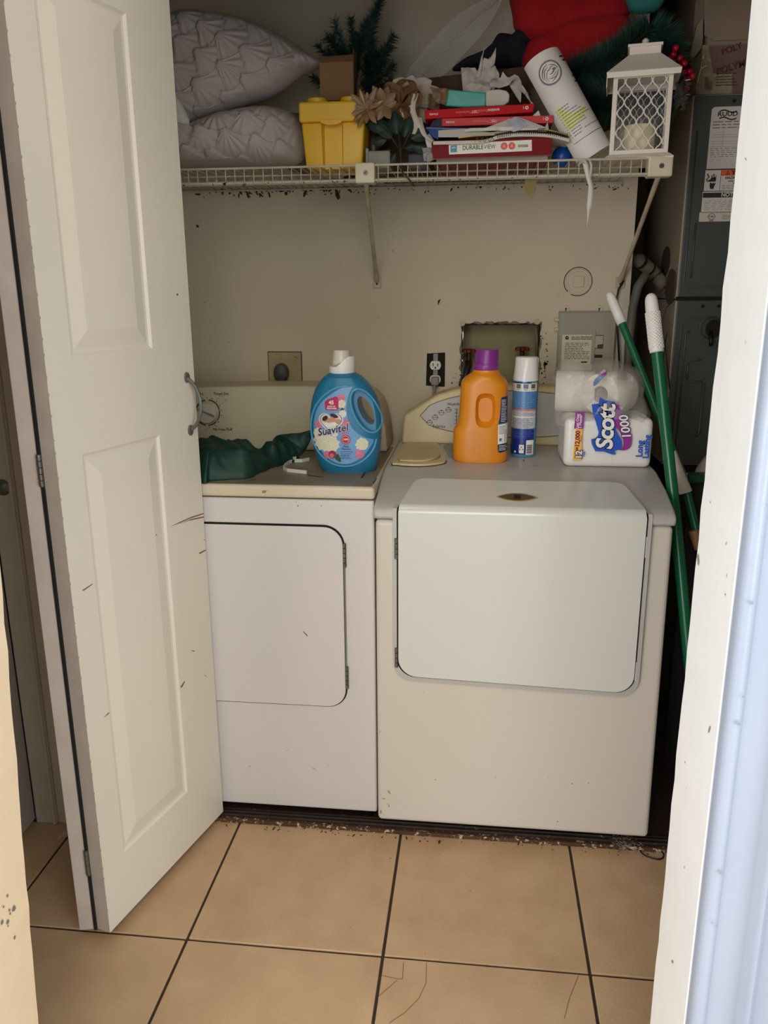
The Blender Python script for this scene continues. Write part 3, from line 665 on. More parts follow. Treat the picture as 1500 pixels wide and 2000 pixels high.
txt('AIR CALL PROCEDURE',.0062,PF,INK,st,pq(655,905),off=.003,bold=.03); txt('INSTRUCTIONS GUIDE',.0062,PF,INK,st,pq(655,950),off=.003,bold=.03)
c=pq(315,920); dec('sticker_logo',[ell(c[0],c[1],.0055,.0055,18)],PF,INK,st,.003); dec('sticker_logo',[[(c[0]-.002,c[1]-.002),(c[0]+.003,c[1]),(c[0]+.001,c[1]+.003)]],PF,mat('sticker_cream',(206,196,168)),st,.0034)
u0,v1=pq(275,1020); u1,v0=pq(850,1410); lines('small_print',u0,u1,v0,v1,10,PF,INK,st,.30,.003,words=7)
u0,v1=pq(930,860); u1,v0=pq(1125,1165); dec('latch_window',rrect(u0,v0,u1,v1,.001),PF,mat('window_dark',(62,48,36),.6),pb,.0025); dec('latch_slider',[(u0+.002,v0+.002),(u0+.010,v0+.002),(u0+.011,v0+.012),(u1-.0015,v0+.014),(u1-.0015,v1-.002),(u0+.002,v1-.002)],PF,mat('slider_grey',(172,164,146),.5),pb,.003,thick=.0015)
u0,v1=pq(905,1300); u1,v0=pq(1110,1370); dec('name_strip',rrect(u0,v0,u1,v1,.0008),PF,INK,pb,.003); u0,v1=pq(630,1450); u1,v0=pq(765,1482); dec('name_strip',rrect(u0,v0,u1,v1,.0008),PF,INK,pb,.0035)
u0,v1=pq(885,780); u1,v0=pq(915,1500); dec('cover_rib',rrect(u0,v0,u1,v1,.0005),PF,PG,pb,.002,thick=.004,bev=.0005)
# marks and screws on the wall
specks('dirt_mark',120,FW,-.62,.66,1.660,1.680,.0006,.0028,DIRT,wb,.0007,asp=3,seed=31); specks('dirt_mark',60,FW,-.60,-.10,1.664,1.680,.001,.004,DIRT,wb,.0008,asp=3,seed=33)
specks('dirt_mark',26,FW,-.6,.66,1.10,1.64,.0005,.0016,mat('tan_mark',(122,102,76),.9),wb,.0007,seed=36)
L=[PL(q,WY) for q in ([(384,438),(389,441),(388,445),(383,443)],[(391,430),(393,431),(392,433)],[(655,368),(660,372),(665,386),(660,391),(655,382)],[(855,587),(861,584),(858,592),(855,596)],[(381,378),(392,378),(390,382),(382,381)],[(399,590),(402,590),(401,592)])]
dec('dirt_mark',L,FW,DIRT,wb,.001)
for i,(x,y) in enumerate(((541,374),(734,371),(930,367),(1214,362))):
    c=P(x,y,WY); s=dec('wall_clip',ell(c.x,c.z,.0045,.0045,14),FW,WIRE,wb,.001,thick=.004,bev=.001); dec('screw_slot',ell(c.x,c.z,.0018,.0018,8),FW,DARK,s,.0054)

# ================================================================== wire shelf
SY,SZ=.35,1.684; sx0,sx1=-.755,.632
sh=thing('wire_shelf','white vinyl-coated wire shelf with diagonal wall braces','shelf',(-.06,.55,SZ))
me=None; nW=56
for i in range(nW):
    x=sx0+.012+(sx1-sx0-.03)*i/(nW-1)
    if me is None:
        bm=new(); tube(bm,[(0,.742,-.0035),(0,SY+.003,-.0035),(0,SY-.0015,-.006),(0,SY-.0015,-.038)],.0014,6); bm.transform(Matrix.Translation((0,-.55,0)))
        o=obj('cross_wire',bm,WIRE,sh,smooth='all',local=True); me=o.data
    else:
        o=bpy.data.objects.new('cross_wire',me); COL.objects.link(o); o.parent=sh; _reg(o,sh)
    o.location=(x+.06,0,0)
for y,z,r in ((SY,SZ-.001,.0028),(SY+.001,SZ-.036,.0030),(SY+.022,SZ-.037,.0026),(.55,SZ-.0062,.0026),(.742,SZ-.0062,.0028),(.45,SZ-.0062,.0022)):
    bm=new(); tube(bm,[(sx0,y,z),(-.3,y,z-.0008),(.1,y,z),(sx1,y,z)],r,8); obj('long_wire',bm,WIRE,sh,smooth=True)
CAPM=mat('bracket_cap',(214,206,184),.45,(190,172,130),20,.7)
a=P(712,340,SY-.006); 
def capbox(x0,x1,nm='end_cap'):
    o=B(nm,x0,x1,SY-.009,SY+.03,SZ-.044,SZ+.004,CAPM,sh,bev=.004)
    xc=(x0+x1)/2+.002; s=dec('screw',ell(xc,SZ-.020,.006,.006,14),FY(SY-.009),STEEL,o,0,thick=.0015); dec('screw_slot',[(xc-.003,SZ-.0215),(xc+.002,SZ-.0175),(xc+.003,SZ-.0185),(xc-.002,SZ-.0225)],FY(SY-.009),DARK,o,.0018); return o
capbox(a.x-.024,a.x+.026); c2=P(1289,325,SY); capbox(c2.x-.029,c2.x+.029)
BR=mat('brace_paint',(196,184,158),.5,(150,130,100),30,.8)
for (p0,p1) in ((P(714,352,SY+.01),P(736,548,WY-.006)),(P(1286,345,SY+.01),P(1212,548,WY-.006))):
    bm=new(); n=14; pa=[p0.lerp(p1,i/n) for i in range(n+1)]; tube(bm,pa,[.0065]*3+[.0058]*(n-4)+[.007,.0085],12)
    br=obj('brace',bm,BR,sh,smooth=True)
    dec('foot_plate',rrect(p1.x-.013,p1.z-.022,p1.x+.013,p1.z+.010,.002),FW,BR,br,.001,thick=.006,bev=.001); dec('foot_screw',ell(p1.x,p1.z-.010,.003,.003,10),FW,DARK,br,.0075)
specks('lint',40,FY(SY),-.6,.6,SZ-.042,SZ-.038,.0008,.003,mat('lint_grey',(90,78,66),.95),sh,.0034,asp=2,seed=40)

# ================================================================== on the dryer
TOPD=.9280
# green cloth
cl_=mat('green_satin',(10,56,44),.58,(6,40,34),10,.6,.0006,120)
bm=new(); pts=TZ([(380,941),(410,940),(450,937),(488,935),(505,926),(530,915),(566,905),(590,893),(604,868),(606,850),(592,843),(560,850),(520,842),(480,850),(440,846),(405,840),(360,842)],TOPD)
q=smooth_loop([Vector(p) for p in pts],3); c=sum(q,Vector((0,0)))/len(q)
cy0=min(v.y for v in q); cy1=max(v.y for v in q)
def cloth_h(x,y):
    a=ridged(x*3.2+y*7+1.5*N3(x*5,y*5,2),x*2.2-y*2.0,3,2); b=N3(x*10,y*8,5)
    return .026+.024*(a-.9)+.010*b+.016*(ridged(x*9+y*14+2*N3(x*6,y*6,8),x*4-y*3,6,2)-1)+.014*max(0,min(1,(y-.12)*8))
# mound: body lies towards the viewer, limited in depth
pts2=[(p[0],min(p[1],.33)) for p in pts]
puff(bm,pts2,lambda u,v,o: Vector((u+.010*N3(u*20,v*20,2),v,TOPD+max(.0008,o))),.058,44,4.5,lambda x,y: cloth_h(x,y)-.02,back=0,n=11)
q2=[(k.x,k.z) for k in [P(a,b,.27) for a,b in ((520,880),(530,858),(556,852),(578,850),(594,846),(604,845),(602,862),(594,880),(584,893),(568,898),(540,898))]]
puff(bm,q2,lambda u,v,o: Vector((u,.30-o*1.2-(u+.2)*.15,v)),.014,14,3.0,lambda x,y:.010*(ridged(x*14+y*8,y*9-x*6,4,2)-1))
o=obj('folded_cloth',bm,cl_,smooth='all'); tag(o,'crumpled dark green satin cloth lying on the dryer top','cloth')
# plastic hook
hk=thing('plastic_hook','small white plastic hook strip lying beside the blue bottle','hook',(-.2,.19,TOPD))
def strip(path,w,t,vert=True):
    bm=new(); fr=[Vector(p) for p in path]; rows=[]
    for i,p in enumerate(fr):
        d=(fr[min(i+1,len(fr)-1)]-fr[max(i-1,0)]).normalized(); s=Vector((-d.y,d.x,0)).normalized()*t/2; u=Vector((0,0,w))
        rows.append([bm.verts.new(p+q) for q in (-s,s,s+u,-s+u)])
    for a,b in zip(rows,rows[1:]):
        for k in range(4): bm.faces.new((a[k],a[(k+1)%4],b[(k+1)%4],b[k]))
    bm.faces.new(rows[0]); bm.faces.new(rows[-1][::-1]); return bm
pp=[PZ(a,b,TOPD) for a,b in ((604,900),(590,903),(574,903),(567,905),(557,912),(554,918),(562,922),(580,924),(599,926))]
for p in pp: p.z=TOPD+.0004
obj('hook_strip',strip(pp,.009,.003),WHITEP,hk)
bm=new(); c=PZ(572,903,TOPD); crumple(bm,(c.x,c.y,TOPD+.022),.024,.028,.007,3,8,8,rot3('X',75)); obj('torn_film',bm,see('film',(235,235,235),.5),hk,smooth=True)

# ---------------- fabric softener bottle
bc=P(672,918,.2); bY=.235
Zs=lambda X,Y,Yp=.19: (lambda q:(q.x,q.z))(P(590+X/8,680+Y/8,Yp))
blue=mat('bottle_blue',(34,118,158),.32); blueL=mat('bottle_blue_light',(84,160,196),.35); labB=mat('label_blue',(96,150,204),.35,(130,176,216),9,.7)
sbt=thing('fabric_softener_bottle','blue fabric softener bottle with white cap and flower label','bottle',(bc.x,bY,TOPD))
prof=[(1945,280,1105),(1925,262,1125),(1850,228,1140),(1750,190,1165),(1600,140,1190),(1450,110,1205),(1300,88,1210),(1150,75,1210),(1000,82,1196),(900,95,1172),(800,114,1138),(700,146,1085),(600,192,1022),(520,250,950),(470,296,900),(430,345,835),(405,385,785),(395,395,772)]
zr=[]
for Y,l,r in prof:
    a=Zs(l,Y);b=Zs(r,Y); zr.append(((a[1]+b[1])/2,a[0],b[0]))
zmin=zr[0][0]
zr=[(TOPD+(z-zmin)*(1.0),l,r) for z,l,r in zr]; zdel=TOPD-zmin
def bsec(z):
    for (z0_,l0,r0),(z1_,l1,r1) in zip(zr,zr[1:]):
        if z<=z1_: t=max(0,(z-z0_)/(z1_-z0_)); return l0+(l1-l0)*t,r0+(r1-r0)*t
    return zr[-1][1:]
def bdep(z):
    l,r=bsec(z); h=(z-TOPD)/(zr[-1][0]-TOPD); return min((r-l)/2*.98,.052*(1-.10*h)-(.006 if h<.03 else 0))
bm=new(); rings=[]; n=56
for z,l,r in zr:
    cx=(l+r)/2; a=(r-l)/2; b=bdep(z); e=2/2.6
    rings.append([bm.verts.new((cx+a*math.copysign(abs(math.cos(t))**e,math.cos(t)),bY+b*math.copysign(abs(math.sin(t))**e,math.sin(t)),z)) for t in [2*PI*k/n for k in range(n)]])
for a,b in zip(rings,rings[1:]):
    for k in range(n): bm.faces.new((a[k],a[(k+1)%n],b[(k+1)%n],b[k]))
bm.faces.new(rings[0][::-1]); bm.faces.new(rings[-1])
body=obj('bottle_body',bm,blue,sbt,smooth=True,sub=0,ang=50)
def BM(u,v,o):
    l,r=bsec(v); cx=(l+r)/2; a=(r-l)/2; b=bdep(v); t=min(.9999,abs(u-cx)/a)
    return Vector((u,bY-b*(1-t**2.6)**(1/2.6)-o,v))
hc=Zs(985,985); ht=Zs(870,770); hb=Zs(1080,1210); rot=math.atan2(ht[1]-hb[1],ht[0]-hb[0]); HL=math.hypot(ht[0]-hb[0],ht[1]-hb[1])/2; hc=(hc[0],hc[1]+zdel)
def cutter(a,b,y0,y1):
    bm=new(); L=ell(hc[0],hc[1],a,b,40,rot); v0=[bm.verts.new((x,y0,z)) for x,z in L]; v1=[bm.verts.new((x,y1,z)) for x,z in L]
    for k in range(40): bm.faces.new((v0[k],v0[(k+1)%40],v1[(k+1)%40],v1[k]))
    bm.faces.new(v0[::-1]); bm.faces.new(v1); return bm
def boolean(o,bmc,solver='EXACT'):
    c=obj('cutter',bmc,blue,None); c.parent=o.parent; c.matrix_parent_inverse=WM[o.parent.name].inverted() if o.parent else Matrix()
    md=o.modifiers.new('b','BOOLEAN'); md.operation='DIFFERENCE'; md.solver=solver; md.object=c
    dg=bpy.context.evaluated_depsgraph_get(); dg.update(); me=bpy.data.meshes.new_from_object(o.evaluated_get(dg)); o.modifiers.clear(); old=o.data; o.data=me; me.name=o.name; bpy.data.meshes.remove(old); bpy.data.objects.remove(c)
    for p in me.polygons: p.use_smooth=True
    me.set_sharp_from_angle(angle=math.radians(40))
boolean(body,cutter(HL*1.42,HL*.66,bY-.2,bY-.030))
boolean(body,cutter(HL*.98,HL*.42,bY-.2,bY+.2))
# raised rims
def ringpath(a,b): return [BM(x,z,.0) for x,z in ell(hc[0],hc[1],a,b,48,rot)]
bm=new(); tube(bm,ringpath(HL*1.52,HL*.76),.003,8,closed=True); obj('handle_rim',bm,blueL,sbt,smooth='all')
lab=[(700,590),(580,640),(420,740),(290,860),(210,1000),(172,1150),(165,1300),(200,1450),(290,1600),(420,1720),(560,1790),(720,1800),(860,1750),(980,1660),(1070,1540),(1110,1440),(1000,1400),(860,1320),(760,1200),(710,1060),(700,900),(720,760),(760,660),(790,600)]
LZ=lambda pts:[(x,z+zdel) for x,z in [Zs(a,b) for a,b in pts]]
lo=[(v.x,v.y) for v in smooth_loop([Vector(p) for p in LZ(lab)],4)]
dec('front_label',lo,BM,labB,sbt,.0008,cut=.006)
bm=new(); tube(bm,[BM(x,z,.0) for x,z in [(v.x,v.y) for v in smooth_loop([Vector(p) for p in LZ([(760,590),(560,610),(380,710),(240,850),(150,1020),(115,1200),(125,1400),(200,1570),(330,1710),(500,1810),(680,1840),(850,1810),(1000,1720),(1110,1580),(1150,1430)])],3,closed=False)]],.0028,8); obj('label_rim',bm,blueL,sbt,smooth='all')
white=mat('print_white',(236,232,226),.5); cream=mat('petal_cream',(236,230,210),.6,(214,200,160),50,.5); pink=mat('petal_pink',(206,88,124),.6,(226,150,170),70,.8); mag=mat('tag_magenta',(190,24,84),.5); navy=mat('script_navy',(38,34,98),.5); leafg=mat('print_leaf',(50,78,58),.6); skin=mat('print_skin',(206,150,120),.6); hair=mat('print_hair',(54,34,30),.6)
def BD(nm,pts,m,off,sm=True,cut=.006):
    L=[]
    for p in (pts if isinstance(pts[0][0],(tuple,list)) else [pts]):
        q=LZ(p); L.append([(v.x,v.y) for v in smooth_loop([Vector(k) for k in q],3)] if sm else q)
    return dec(nm,L,BM,m,sbt,off,cut=cut)
def flower(cx,cy,r,k=9,s=.25,seed=0):
    R=random.Random(seed); return [(cx+r*(1+(s if i%2 else -s*.4)*R.random())*math.cos(2*PI*i/(2*k)),cy+r*(1+(s if i%2 else -s*.4)*R.random())*math.sin(2*PI*i/(2*k))) for i in range(2*k)]
BD('printed_flower',[flower(620,770,55,seed=1)],pink,.0012); BD('printed_flower',[flower(625,870,62,seed=2),flower(640,1020,55,seed=12)],cream,.0013)
BD('printed_flower',[flower(260,1190,60,seed=3),flower(690,1170,58,seed=4),flower(660,1270,66,seed=5)],pink,.0013)
for k_,f_ in enumerate((flower(330,1440,150,11,seed=6),flower(450,1500,130,11,seed=7),flower(250,1330,80,9,seed=8),flower(520,1330,50,seed=10))): BD('printed_flower',[f_],cream,.00115+.00012*k_)
BD('printed_flower',[flower(940,1500,95,seed=9)],cream,.0014); pet2=mat('petal_shade',(206,190,146),.6)
for (fx,fy,fr,ns) in ((330,1440,150,3),(460,1510,110,2),(940,1500,90,2),(250,1330,70,1),(625,870,50,1)):
    for k in range(4*ns+3):
        a_=k*2.4; r_=fr*.75*math.sqrt((k+.5)/(4*ns+3)); BD('petal_line',[[(fx+r_*math.cos(a_)-18,fy+r_*math.sin(a_)+4),(fx+r_*math.cos(a_),fy+r_*math.sin(a_)-14),(fx+r_*math.cos(a_)+18,fy+r_*math.sin(a_)+4),(fx+r_*math.cos(a_),fy+r_*math.sin(a_)-7)]],pet2,.0017,True,0)
BD('bud_shade',[flower(470,1670,34,6,seed=31)],mat('bud_pink',(214,110,130),.6),.0021); BD('printed_flower',[flower(900,1650,70,seed=13),flower(400,1660,60,seed=15)],pink,.0015); BD('printed_flower',[ell(480,1655,62,62,16)],mat('bud_red',(160,40,70),.5),.0018)
BD('printed_leaf',[[(570,1640),(620,1760),(560,1750),(520,1700)]],leafg,.0019); BD('printed_leaf',[[(600,970),(625,920),(665,950)]],leafg,.0018,False)
BD('freshness_tag',[(355,840),(400,800),(530,750),(560,765),(575,830),(575,950),(545,968),(390,968),(365,955)],mag,.002,False)
T=lambda s,sz,X,Y,m,off=.0026,**k: txt(s,sz,BM,m,sbt,LZ([(X,Y)])[0],off=off,cut=.008,**k)
T('45',.0135,462,848,white,bold=.03); T('DAYS OF',.0052,462,908,white,bold=.03); T('FRESHNESS',.0052,468,940,white,bold=.03)
def heart(cx,cy,s): return [(cx+s*16*math.sin(t)**3/16,cy-s*(13*math.cos(t)-5*math.cos(2*t)-2*math.cos(3*t)-math.cos(4*t))/16) for t in [2*PI*i/40 for i in range(40)]]
BD('heart_emblem',[heart(455,1155,195)],white,.0021,False); BD('heart_emblem',[heart(455,1150,176)],navy,.0024,False); BD('heart_emblem',[heart(455,1148,166)],mat('heart_pale',(222,216,206),.5),.0027,False)
BD('heart_figures',[ell(400,1128,46,52,16,.2),ell(482,1112,50,46,16,-.3),ell(568,1140,46,40,16)],skin,.003,True)
BD('heart_figures',[ell(362,1092,52,34,14,-.7),ell(508,1052,66,28,14,.35)],hair,.0034); BD('heart_figures',[ell(410,1195,60,36,14,.5),ell(500,1180,50,30,14)],white,.0033)
for e,m_,o_ in ((.045,white,.0036),(.0,navy,.0042)): T('Suavitel',.0265,478,1275,m_,o_,bold=.02+e*.8,shear=.25,rot=.20,sx=1.0)
dec('round_seal',[(a,b) for a,b in [(x,z) for x,z in ell(*LZ([(688,1422)])[0],.0122,.0122,24)]],BM,mat('seal_red',(190,30,60),.5),sbt,.002,cut=.008)
dec('round_seal',[(a,b) for a,b in ell(*LZ([(688,1422)])[0],.0098,.0098,24)],BM,white,sbt,.0023,cut=.008); dec('round_seal',ell(*LZ([(688,1422)])[0],.0090,.0090,24),BM,mat('seal_red',(190,30,60)),sbt,.0026,cut=.008)
T('100%',.0062,690,1418,white,.003,bold=.03); T('Field',.0072,695,1530,navy,bold=.01); T('Flowers',.0072,697,1568,navy,bold=.01)
q=LZ([(600,1606),(800,1606),(800,1612),(600,1612)]); dec('small_print',q,BM,navy,sbt,.002,cut=.01)
a=LZ([(612,1725)])[0]; b=LZ([(810,1630)])[0]; lines('small_print',a[0],b[0],a[1],b[1],4,BM,mat('print_blue',(50,90,150),.5),sbt,.4,.0022)
# cap
nc=LZ([(583,395)])[0]; cz0=nc[1]; cx=nc[0]
bm=new(); lathe(bm,[(.0325,-.002),(.0335,.001),(.0335,.024),(.033,.026),(.030,.026)],(cx,bY-.002,cz0),40)
for v in bm.verts:
    if v.co.z>cz0+.02: v.co.z+= .017*max(-.5,min(1,(v.co.x-cx)/.02))-.003
cap=obj('cap',bm,GLOSSW,sbt,smooth=True,ang=50)
bm=new(); lathe(bm,[(.0255,.008),(.0245,.02),(.0205,.052),(.019,.0545),(.0,.055)],(cx-.002,bY,cz0),36); obj('dosing_cup',bm,mat('cup_white',(214,206,192),.35),sbt,smooth=True,ang=50)

# ---------------- green-gold detergent bottle
TOPW=.9365
Zo=lambda X,Y,Yp=.30: (lambda q:(q.x,q.z))(P(870+X/7.143,670+Y/7.143,Yp))
org=mat('bottle_orange',(224,140,26),.38,(214,128,20),10,.5); oc=.345
ob=thing('detergent_bottle','orange laundry detergent bottle with purple cap','bottle',(.245,oc,TOPW))
prof=[(1640,130,840),(1610,102,866),(1550,98,872),(1400,98,872),(1250,104,874),(1190,112,875),(1160,130,876),(1130,160,876),(1000,182,878),(800,198,880),(650,206,882),(590,208,884),(540,212,876),(500,232,858),(460,275,820),(425,330,778),(400,368,762),(385,380,756),(360,384,752)]
zr2=[]
for Y,l,r in prof:
    a=Zo(l,Y);b=Zo(r,Y); zr2.append((a[1],a[0],b[0]))
zd2=TOPW-zr2[0][0]; zr2=[(z+zd2,l,r) for z,l,r in zr2]
bm=new(); rings=[]; nk=48
for i,(z,l,r) in enumerate(zr2):
    cx=(l+r)/2; a=(r-l)/2; b=min(a*1.0,.045); e=2/(3.0 if i<13 else 2.2)
    rings.append([bm.verts.new((cx+a*math.copysign(abs(math.cos(t))**e,math.cos(t)),oc+b*math.copysign(abs(math.sin(t))**e,math.sin(t)),z)) for t in [2*PI*k/nk for k in range(nk)]])
for a,b in zip(rings,rings[1:]):
    for k in range(nk): bm.faces.new((a[k],a[(k+1)%nk],b[(k+1)%nk],b[k]))
bm.faces.new(rings[0][::-1]); bm.faces.new(rings[-1]); ob_=obj('bottle_body',bm,org,ob,smooth=True,ang=45)
def sec2(z):
    for (z0_,l0,r0),(z1_,l1,r1) in zip(zr2,zr2[1:]):
        if z<=z1_: t=max(0,(z-z0_)/(z1_-z0_)); return l0+(l1-l0)*t,r0+(r1-r0)*t
    return zr2[-1][1:]
def OM(u,v,o):
    l,r=sec2(v); cx=(l+r)/2; a=(r-l)/2; b=min(a,.045); t=min(.999,abs(u-cx)/a)
    return Vector((u+o*(.7 if t>.8 else 0),oc-b*(1-t**3)**(1/3)-o,v))
gc=Zo(560,915); gc=(gc[0],gc[1]+zd2); ga=abs(Zo(730,0)[0]-Zo(385,0)[0])/2; gb=abs(Zo(0,1205)[1]-Zo(0,635)[1])/2
bm=new(); nn=32; R=[]
for j in range(9):
    f=j/8; s=1-.42*f**1.7; y=oc-.07+.045*f
    R.append([bm.verts.new((gc[0]+s*ga*math.copysign(abs(math.cos(t))**.62,math.cos(t)),y,gc[1]+s*gb*math.copysign(abs(math.sin(t))**.62,math.sin(t)))) for t in [2*PI*k/nn for k in range(nn)]])
for a,b in zip(R,R[1:]):
    for k in range(nn): bm.faces.new((a[k],a[(k+1)%nn],b[(k+1)%nn],b[k]))
bm.faces.new(R[0][::-1]); bm.faces.new(R[-1]); boolean(ob_,bm)
LO=lambda pts:[(x,z+zd2) for x,z in [Zo(a,b) for a,b in pts]]
sl_=dec('side_label',LO([(778,745),(800,728),(868,722),(868,1490),(760,1510),(735,1490),(728,1380),(735,1130),(762,1000),(772,860)]),OM,mat('label_navy',(34,44,92),.5),ob,.0006,cut=.004)
dec('label_band',LO([(736,1112),(870,1090),(870,1375),(730,1390)]),OM,white,sl_,.0010,cut=.004); dec('label_band',LO([(738,1100),(870,1080),(870,1096),(736,1116)]),OM,mat('band_green',(40,140,110),.5),sl_,.0014,cut=.004)
for (y0,y1,k,m_) in ((760,1080,14,white),(1130,1250,6,GREYINK),(1400,1480,4,white)):
    a=LO([(776 if y0<800 else 748,y1)])[0]; b=LO([(862,y0)])[0]; lines('small_print',a[0],b[0],a[1],b[1],k,OM,m_,sl_,.35,.0016,words=3)
dec('label_icon',[ell(*LO([(770,1325)])[0],.0035,.0045,12)],OM,GREYINK,sl_,.0016); q=LO([(845,1310)])[0]; dec('barcode',[[(q[0]-.004,q[1]-.012+.003*k),(q[0]+.004,q[1]-.012+.003*k),(q[0]+.004,q[1]-.0105+.003*k),(q[0]-.004,q[1]-.0105+.003*k)] for k in range(8)],OM,INK,sl_,.0016)
pur=mat('cap_purple',(132,50,140),.35); nc=LO([(568,362)])[0]; w=(Zo(757,0)[0]-Zo(383,0)[0])/2; w2=(Zo(740,0)[0]-Zo(422,0)[0])/2; h1=Zo(0,270)[1]-Zo(0,362)[1]; h2=Zo(0,75)[1]-Zo(0,362)[1]
bm=new(); lathe(bm,[(w*.96,-.001),(w,.001),(w*.99,h1*.75),(w*.93,h1)],(nc[0],oc,nc[1]),40); lathe(bm,[(w2*1.02,h1-.001),(w2*.98,h2-.002),(w2*.94,h2),(0,h2)],(nc[0]+.002,oc,nc[1]),40)
obj('cap',bm,pur,ob,smooth=True,ang=40)
bm=new()
for k in range(44):
    t=2*PI*k/44; c=Vector((nc[0]+.002+w2*1.0*math.cos(t),oc+w2*1.0*math.sin(t),0)); box(bm,-.0007,.0007,-.0007,.0007,nc[1]+h1+.001,nc[1]+h2-.005,Matrix.Translation(c)@Matrix.Rotation(t,4,'Z'))
o=obj('cap_ribs',bm,pur,ob); o['kind']='stuff'

# ---------------- aerosol can
Zc=lambda X,Y: (lambda q:(q.x,q.z))(P(870+X/7.143,670+Y/7.143,.385))
ca=PZ(1030,894,TOPW); cr=(Zc(1337,0)[0]-Zc(968,0)[0])/2; cX=(Zc(1337,800)[0]+Zc(968,800)[0])/2-.006; cYc=.42
sp=thing('aerosol_can','blue and white aerosol spray can with white cap','spray can',(cX,cYc,TOPW))
zz=lambda Y: Zc(0,Y)[1]-Zc(0,1600)[1]+TOPW
cyan=mat('can_cyan',(100,160,190),.25,metal=.3)
bm=new(); lathe(bm,[(cr*.93,0),(cr*.97,.003),(cr,.006),(cr,zz(560)-TOPW),(cr*.97,zz(540)-TOPW)],(cX,cYc,TOPW),48); obj('can_body',bm,cyan,sp,smooth=True,ang=40)
bm=new(); lathe(bm,[(cr*.985,zz(556)-TOPW),(cr*.99,zz(520)-TOPW),(cr*.95,zz(400)-TOPW),(cr*.885,zz(232)-TOPW),(cr*.84,zz(222)-TOPW),(0,zz(218)-TOPW)],(cX,cYc,TOPW),48)
for v in bm.verts:
    if v.co.x<cX-.0 and v.co.z>zz(400): v.co.x+=.0015
obj('can_cap',bm,GLOSSW,sp,smooth=True,ang=50); B('cap_tab',cX+cr*.80,cX+cr*.93,cYc-.006,cYc+.006,zz(400),zz(232),GLOSSW,sp,bev=.002)
def CM(u,v,o): # u = arc length from the front centre
    t=u/cr; return Vector((cX+(cr+o)*math.sin(t),cYc-(cr+o)*math.cos(t),v))
def CR(nm,u0,u1,Y0,Y1,m,off=.0006): return dec(nm,[(u0,zz(Y1)),(u1,zz(Y1)),(u1,zz(Y0)),(u0,zz(Y0))],CM,m,sp,off,cut=(.004,0))
U=cr*1.45; cn=mat('can_navy',(24,44,128),.3); cb=mat('can_blue',(70,124,178),.3)
CR('label_band',-U,cr*1.0,575,690,mat('band_white',(226,220,206),.4)); CR('label_band',-U,cr*.4,562,580,cn,.001)
CR('label_band',-U,cr*1.0,690,932,cb); CR('label_band',-U,cr*.95,932,958,mat('band_pink',(196,120,120),.4),.0009); CR('label_band',-U,cr*.95,958,1200,mat('band_grey',(196,198,204),.4)); CR('label_band',-U,cr*.95,1036,1052,mat('band_white',(226,220,206)),.0009)
CR('label_band',-U,cr*.85,1212,1560,cn)
for k,x in enumerate((-.62,-.05,.55)):
    CR('picture_panel',cr*(x-.16),cr*(x+.2),590,650,(mat('pic_a',(120,140,120),.5,(60,80,60),160,.8),mat('pic_b',(130,130,170),.5,(70,70,120),160,.8),mat('pic_c',(130,110,90),.5,(70,60,80),160,.8))[k],.001); CR('small_print',cr*(x-.12),cr*(x+.15),662,668,INK,.001)
lines('small_print',-cr*1.1,cr*.9,zz(925),zz(700),12,CM,mat('print_pale',(130,170,206),.5),sp,.3,.001,cut=(.005,0)); lines('small_print',-cr*1.1,cr*.9,zz(1030),zz(965),4,CM,GREYINK,sp,.3,.001,cut=(.005,0)); lines('small_print',-cr*1.1,cr*.9,zz(1196),zz(1060),9,CM,GREYINK,sp,.35,.001,cut=(.005,0)); lines('small_print',-cr*1.0,cr*.8,zz(1340),zz(1225),6,CM,mat('print_blue2',(90,110,190),.5),sp,.3,.001,cut=(.005,0))
CR('barcode_panel',cr*.16,cr*.82,1362,1562,white,.0009)
dec('barcode',[[(cr*.22,z),(cr*.68,z),(cr*.68,z+h),(cr*.22,z+h)] for z,h in [(zz(1550)+k*.0021,.0007+.0006*(k%3)) for k in range(12)]],CM,INK,sp,.0013,cut=(.004,0))
CR('recycle_panel',-cr*.38,-cr*.0,1425,1540,white,.0009)
c=(-cr*.19,zz(1480)); dec('recycle_mark',[[(c[0]+r*math.cos(t+e),c[1]+r*math.sin(t+e)) for r,e in ((.0042,-.7),(.0062,0),(.0042,.7),(.0028,0))] for t in (PI/2,PI*7/6,-PI/6)],CM,INK,sp,.0013)
dec('round_mark',ell(-cr*.72,zz(1525),.0032,.0032,14),CM,white,sp,.001)
# ---------------- toilet paper pack
KY=.27; PK=FY(KY); Kp=lambda X,Y:(lambda q:(q.x,q.z))(P(1085+X/7.5,700+Y/7.5,KY))
k0=Kp(112,1575); k1=Kp(1455,870); zk=TOPW-k0[1]
KP=lambda pts:[(x,z+zk) for x,z in [Kp(a,b) for a,b in pts]]
paper=mat('tissue_white',(232,226,214),.75,(222,214,200),20,.4,.0006,90); wrap=mat('wrap_white',(234,230,222),.35,(226,220,210),8,.4,.001,25)
tp=thing('toilet_paper_pack','opened plastic pack of toilet paper with blue and purple print','toilet paper',((k0[0]+k1[0])/2,.35,TOPW))
zt=k1[1]+zk
B('wrapped_rolls',k0[0],k1[0],KY,KY+.17,TOPW,zt,wrap,tp,bev=.016,seg=5,smooth=True)
bm=new(); tube(bm,[(k0[0]+.121,KY-.0006,TOPW+.012),(k0[0]+.120,KY-.0012,TOPW+.05),(k0[0]+.121,KY-.0006,TOPW+.085)],.0008,5); obj('film_crease',bm,wrap,tp)
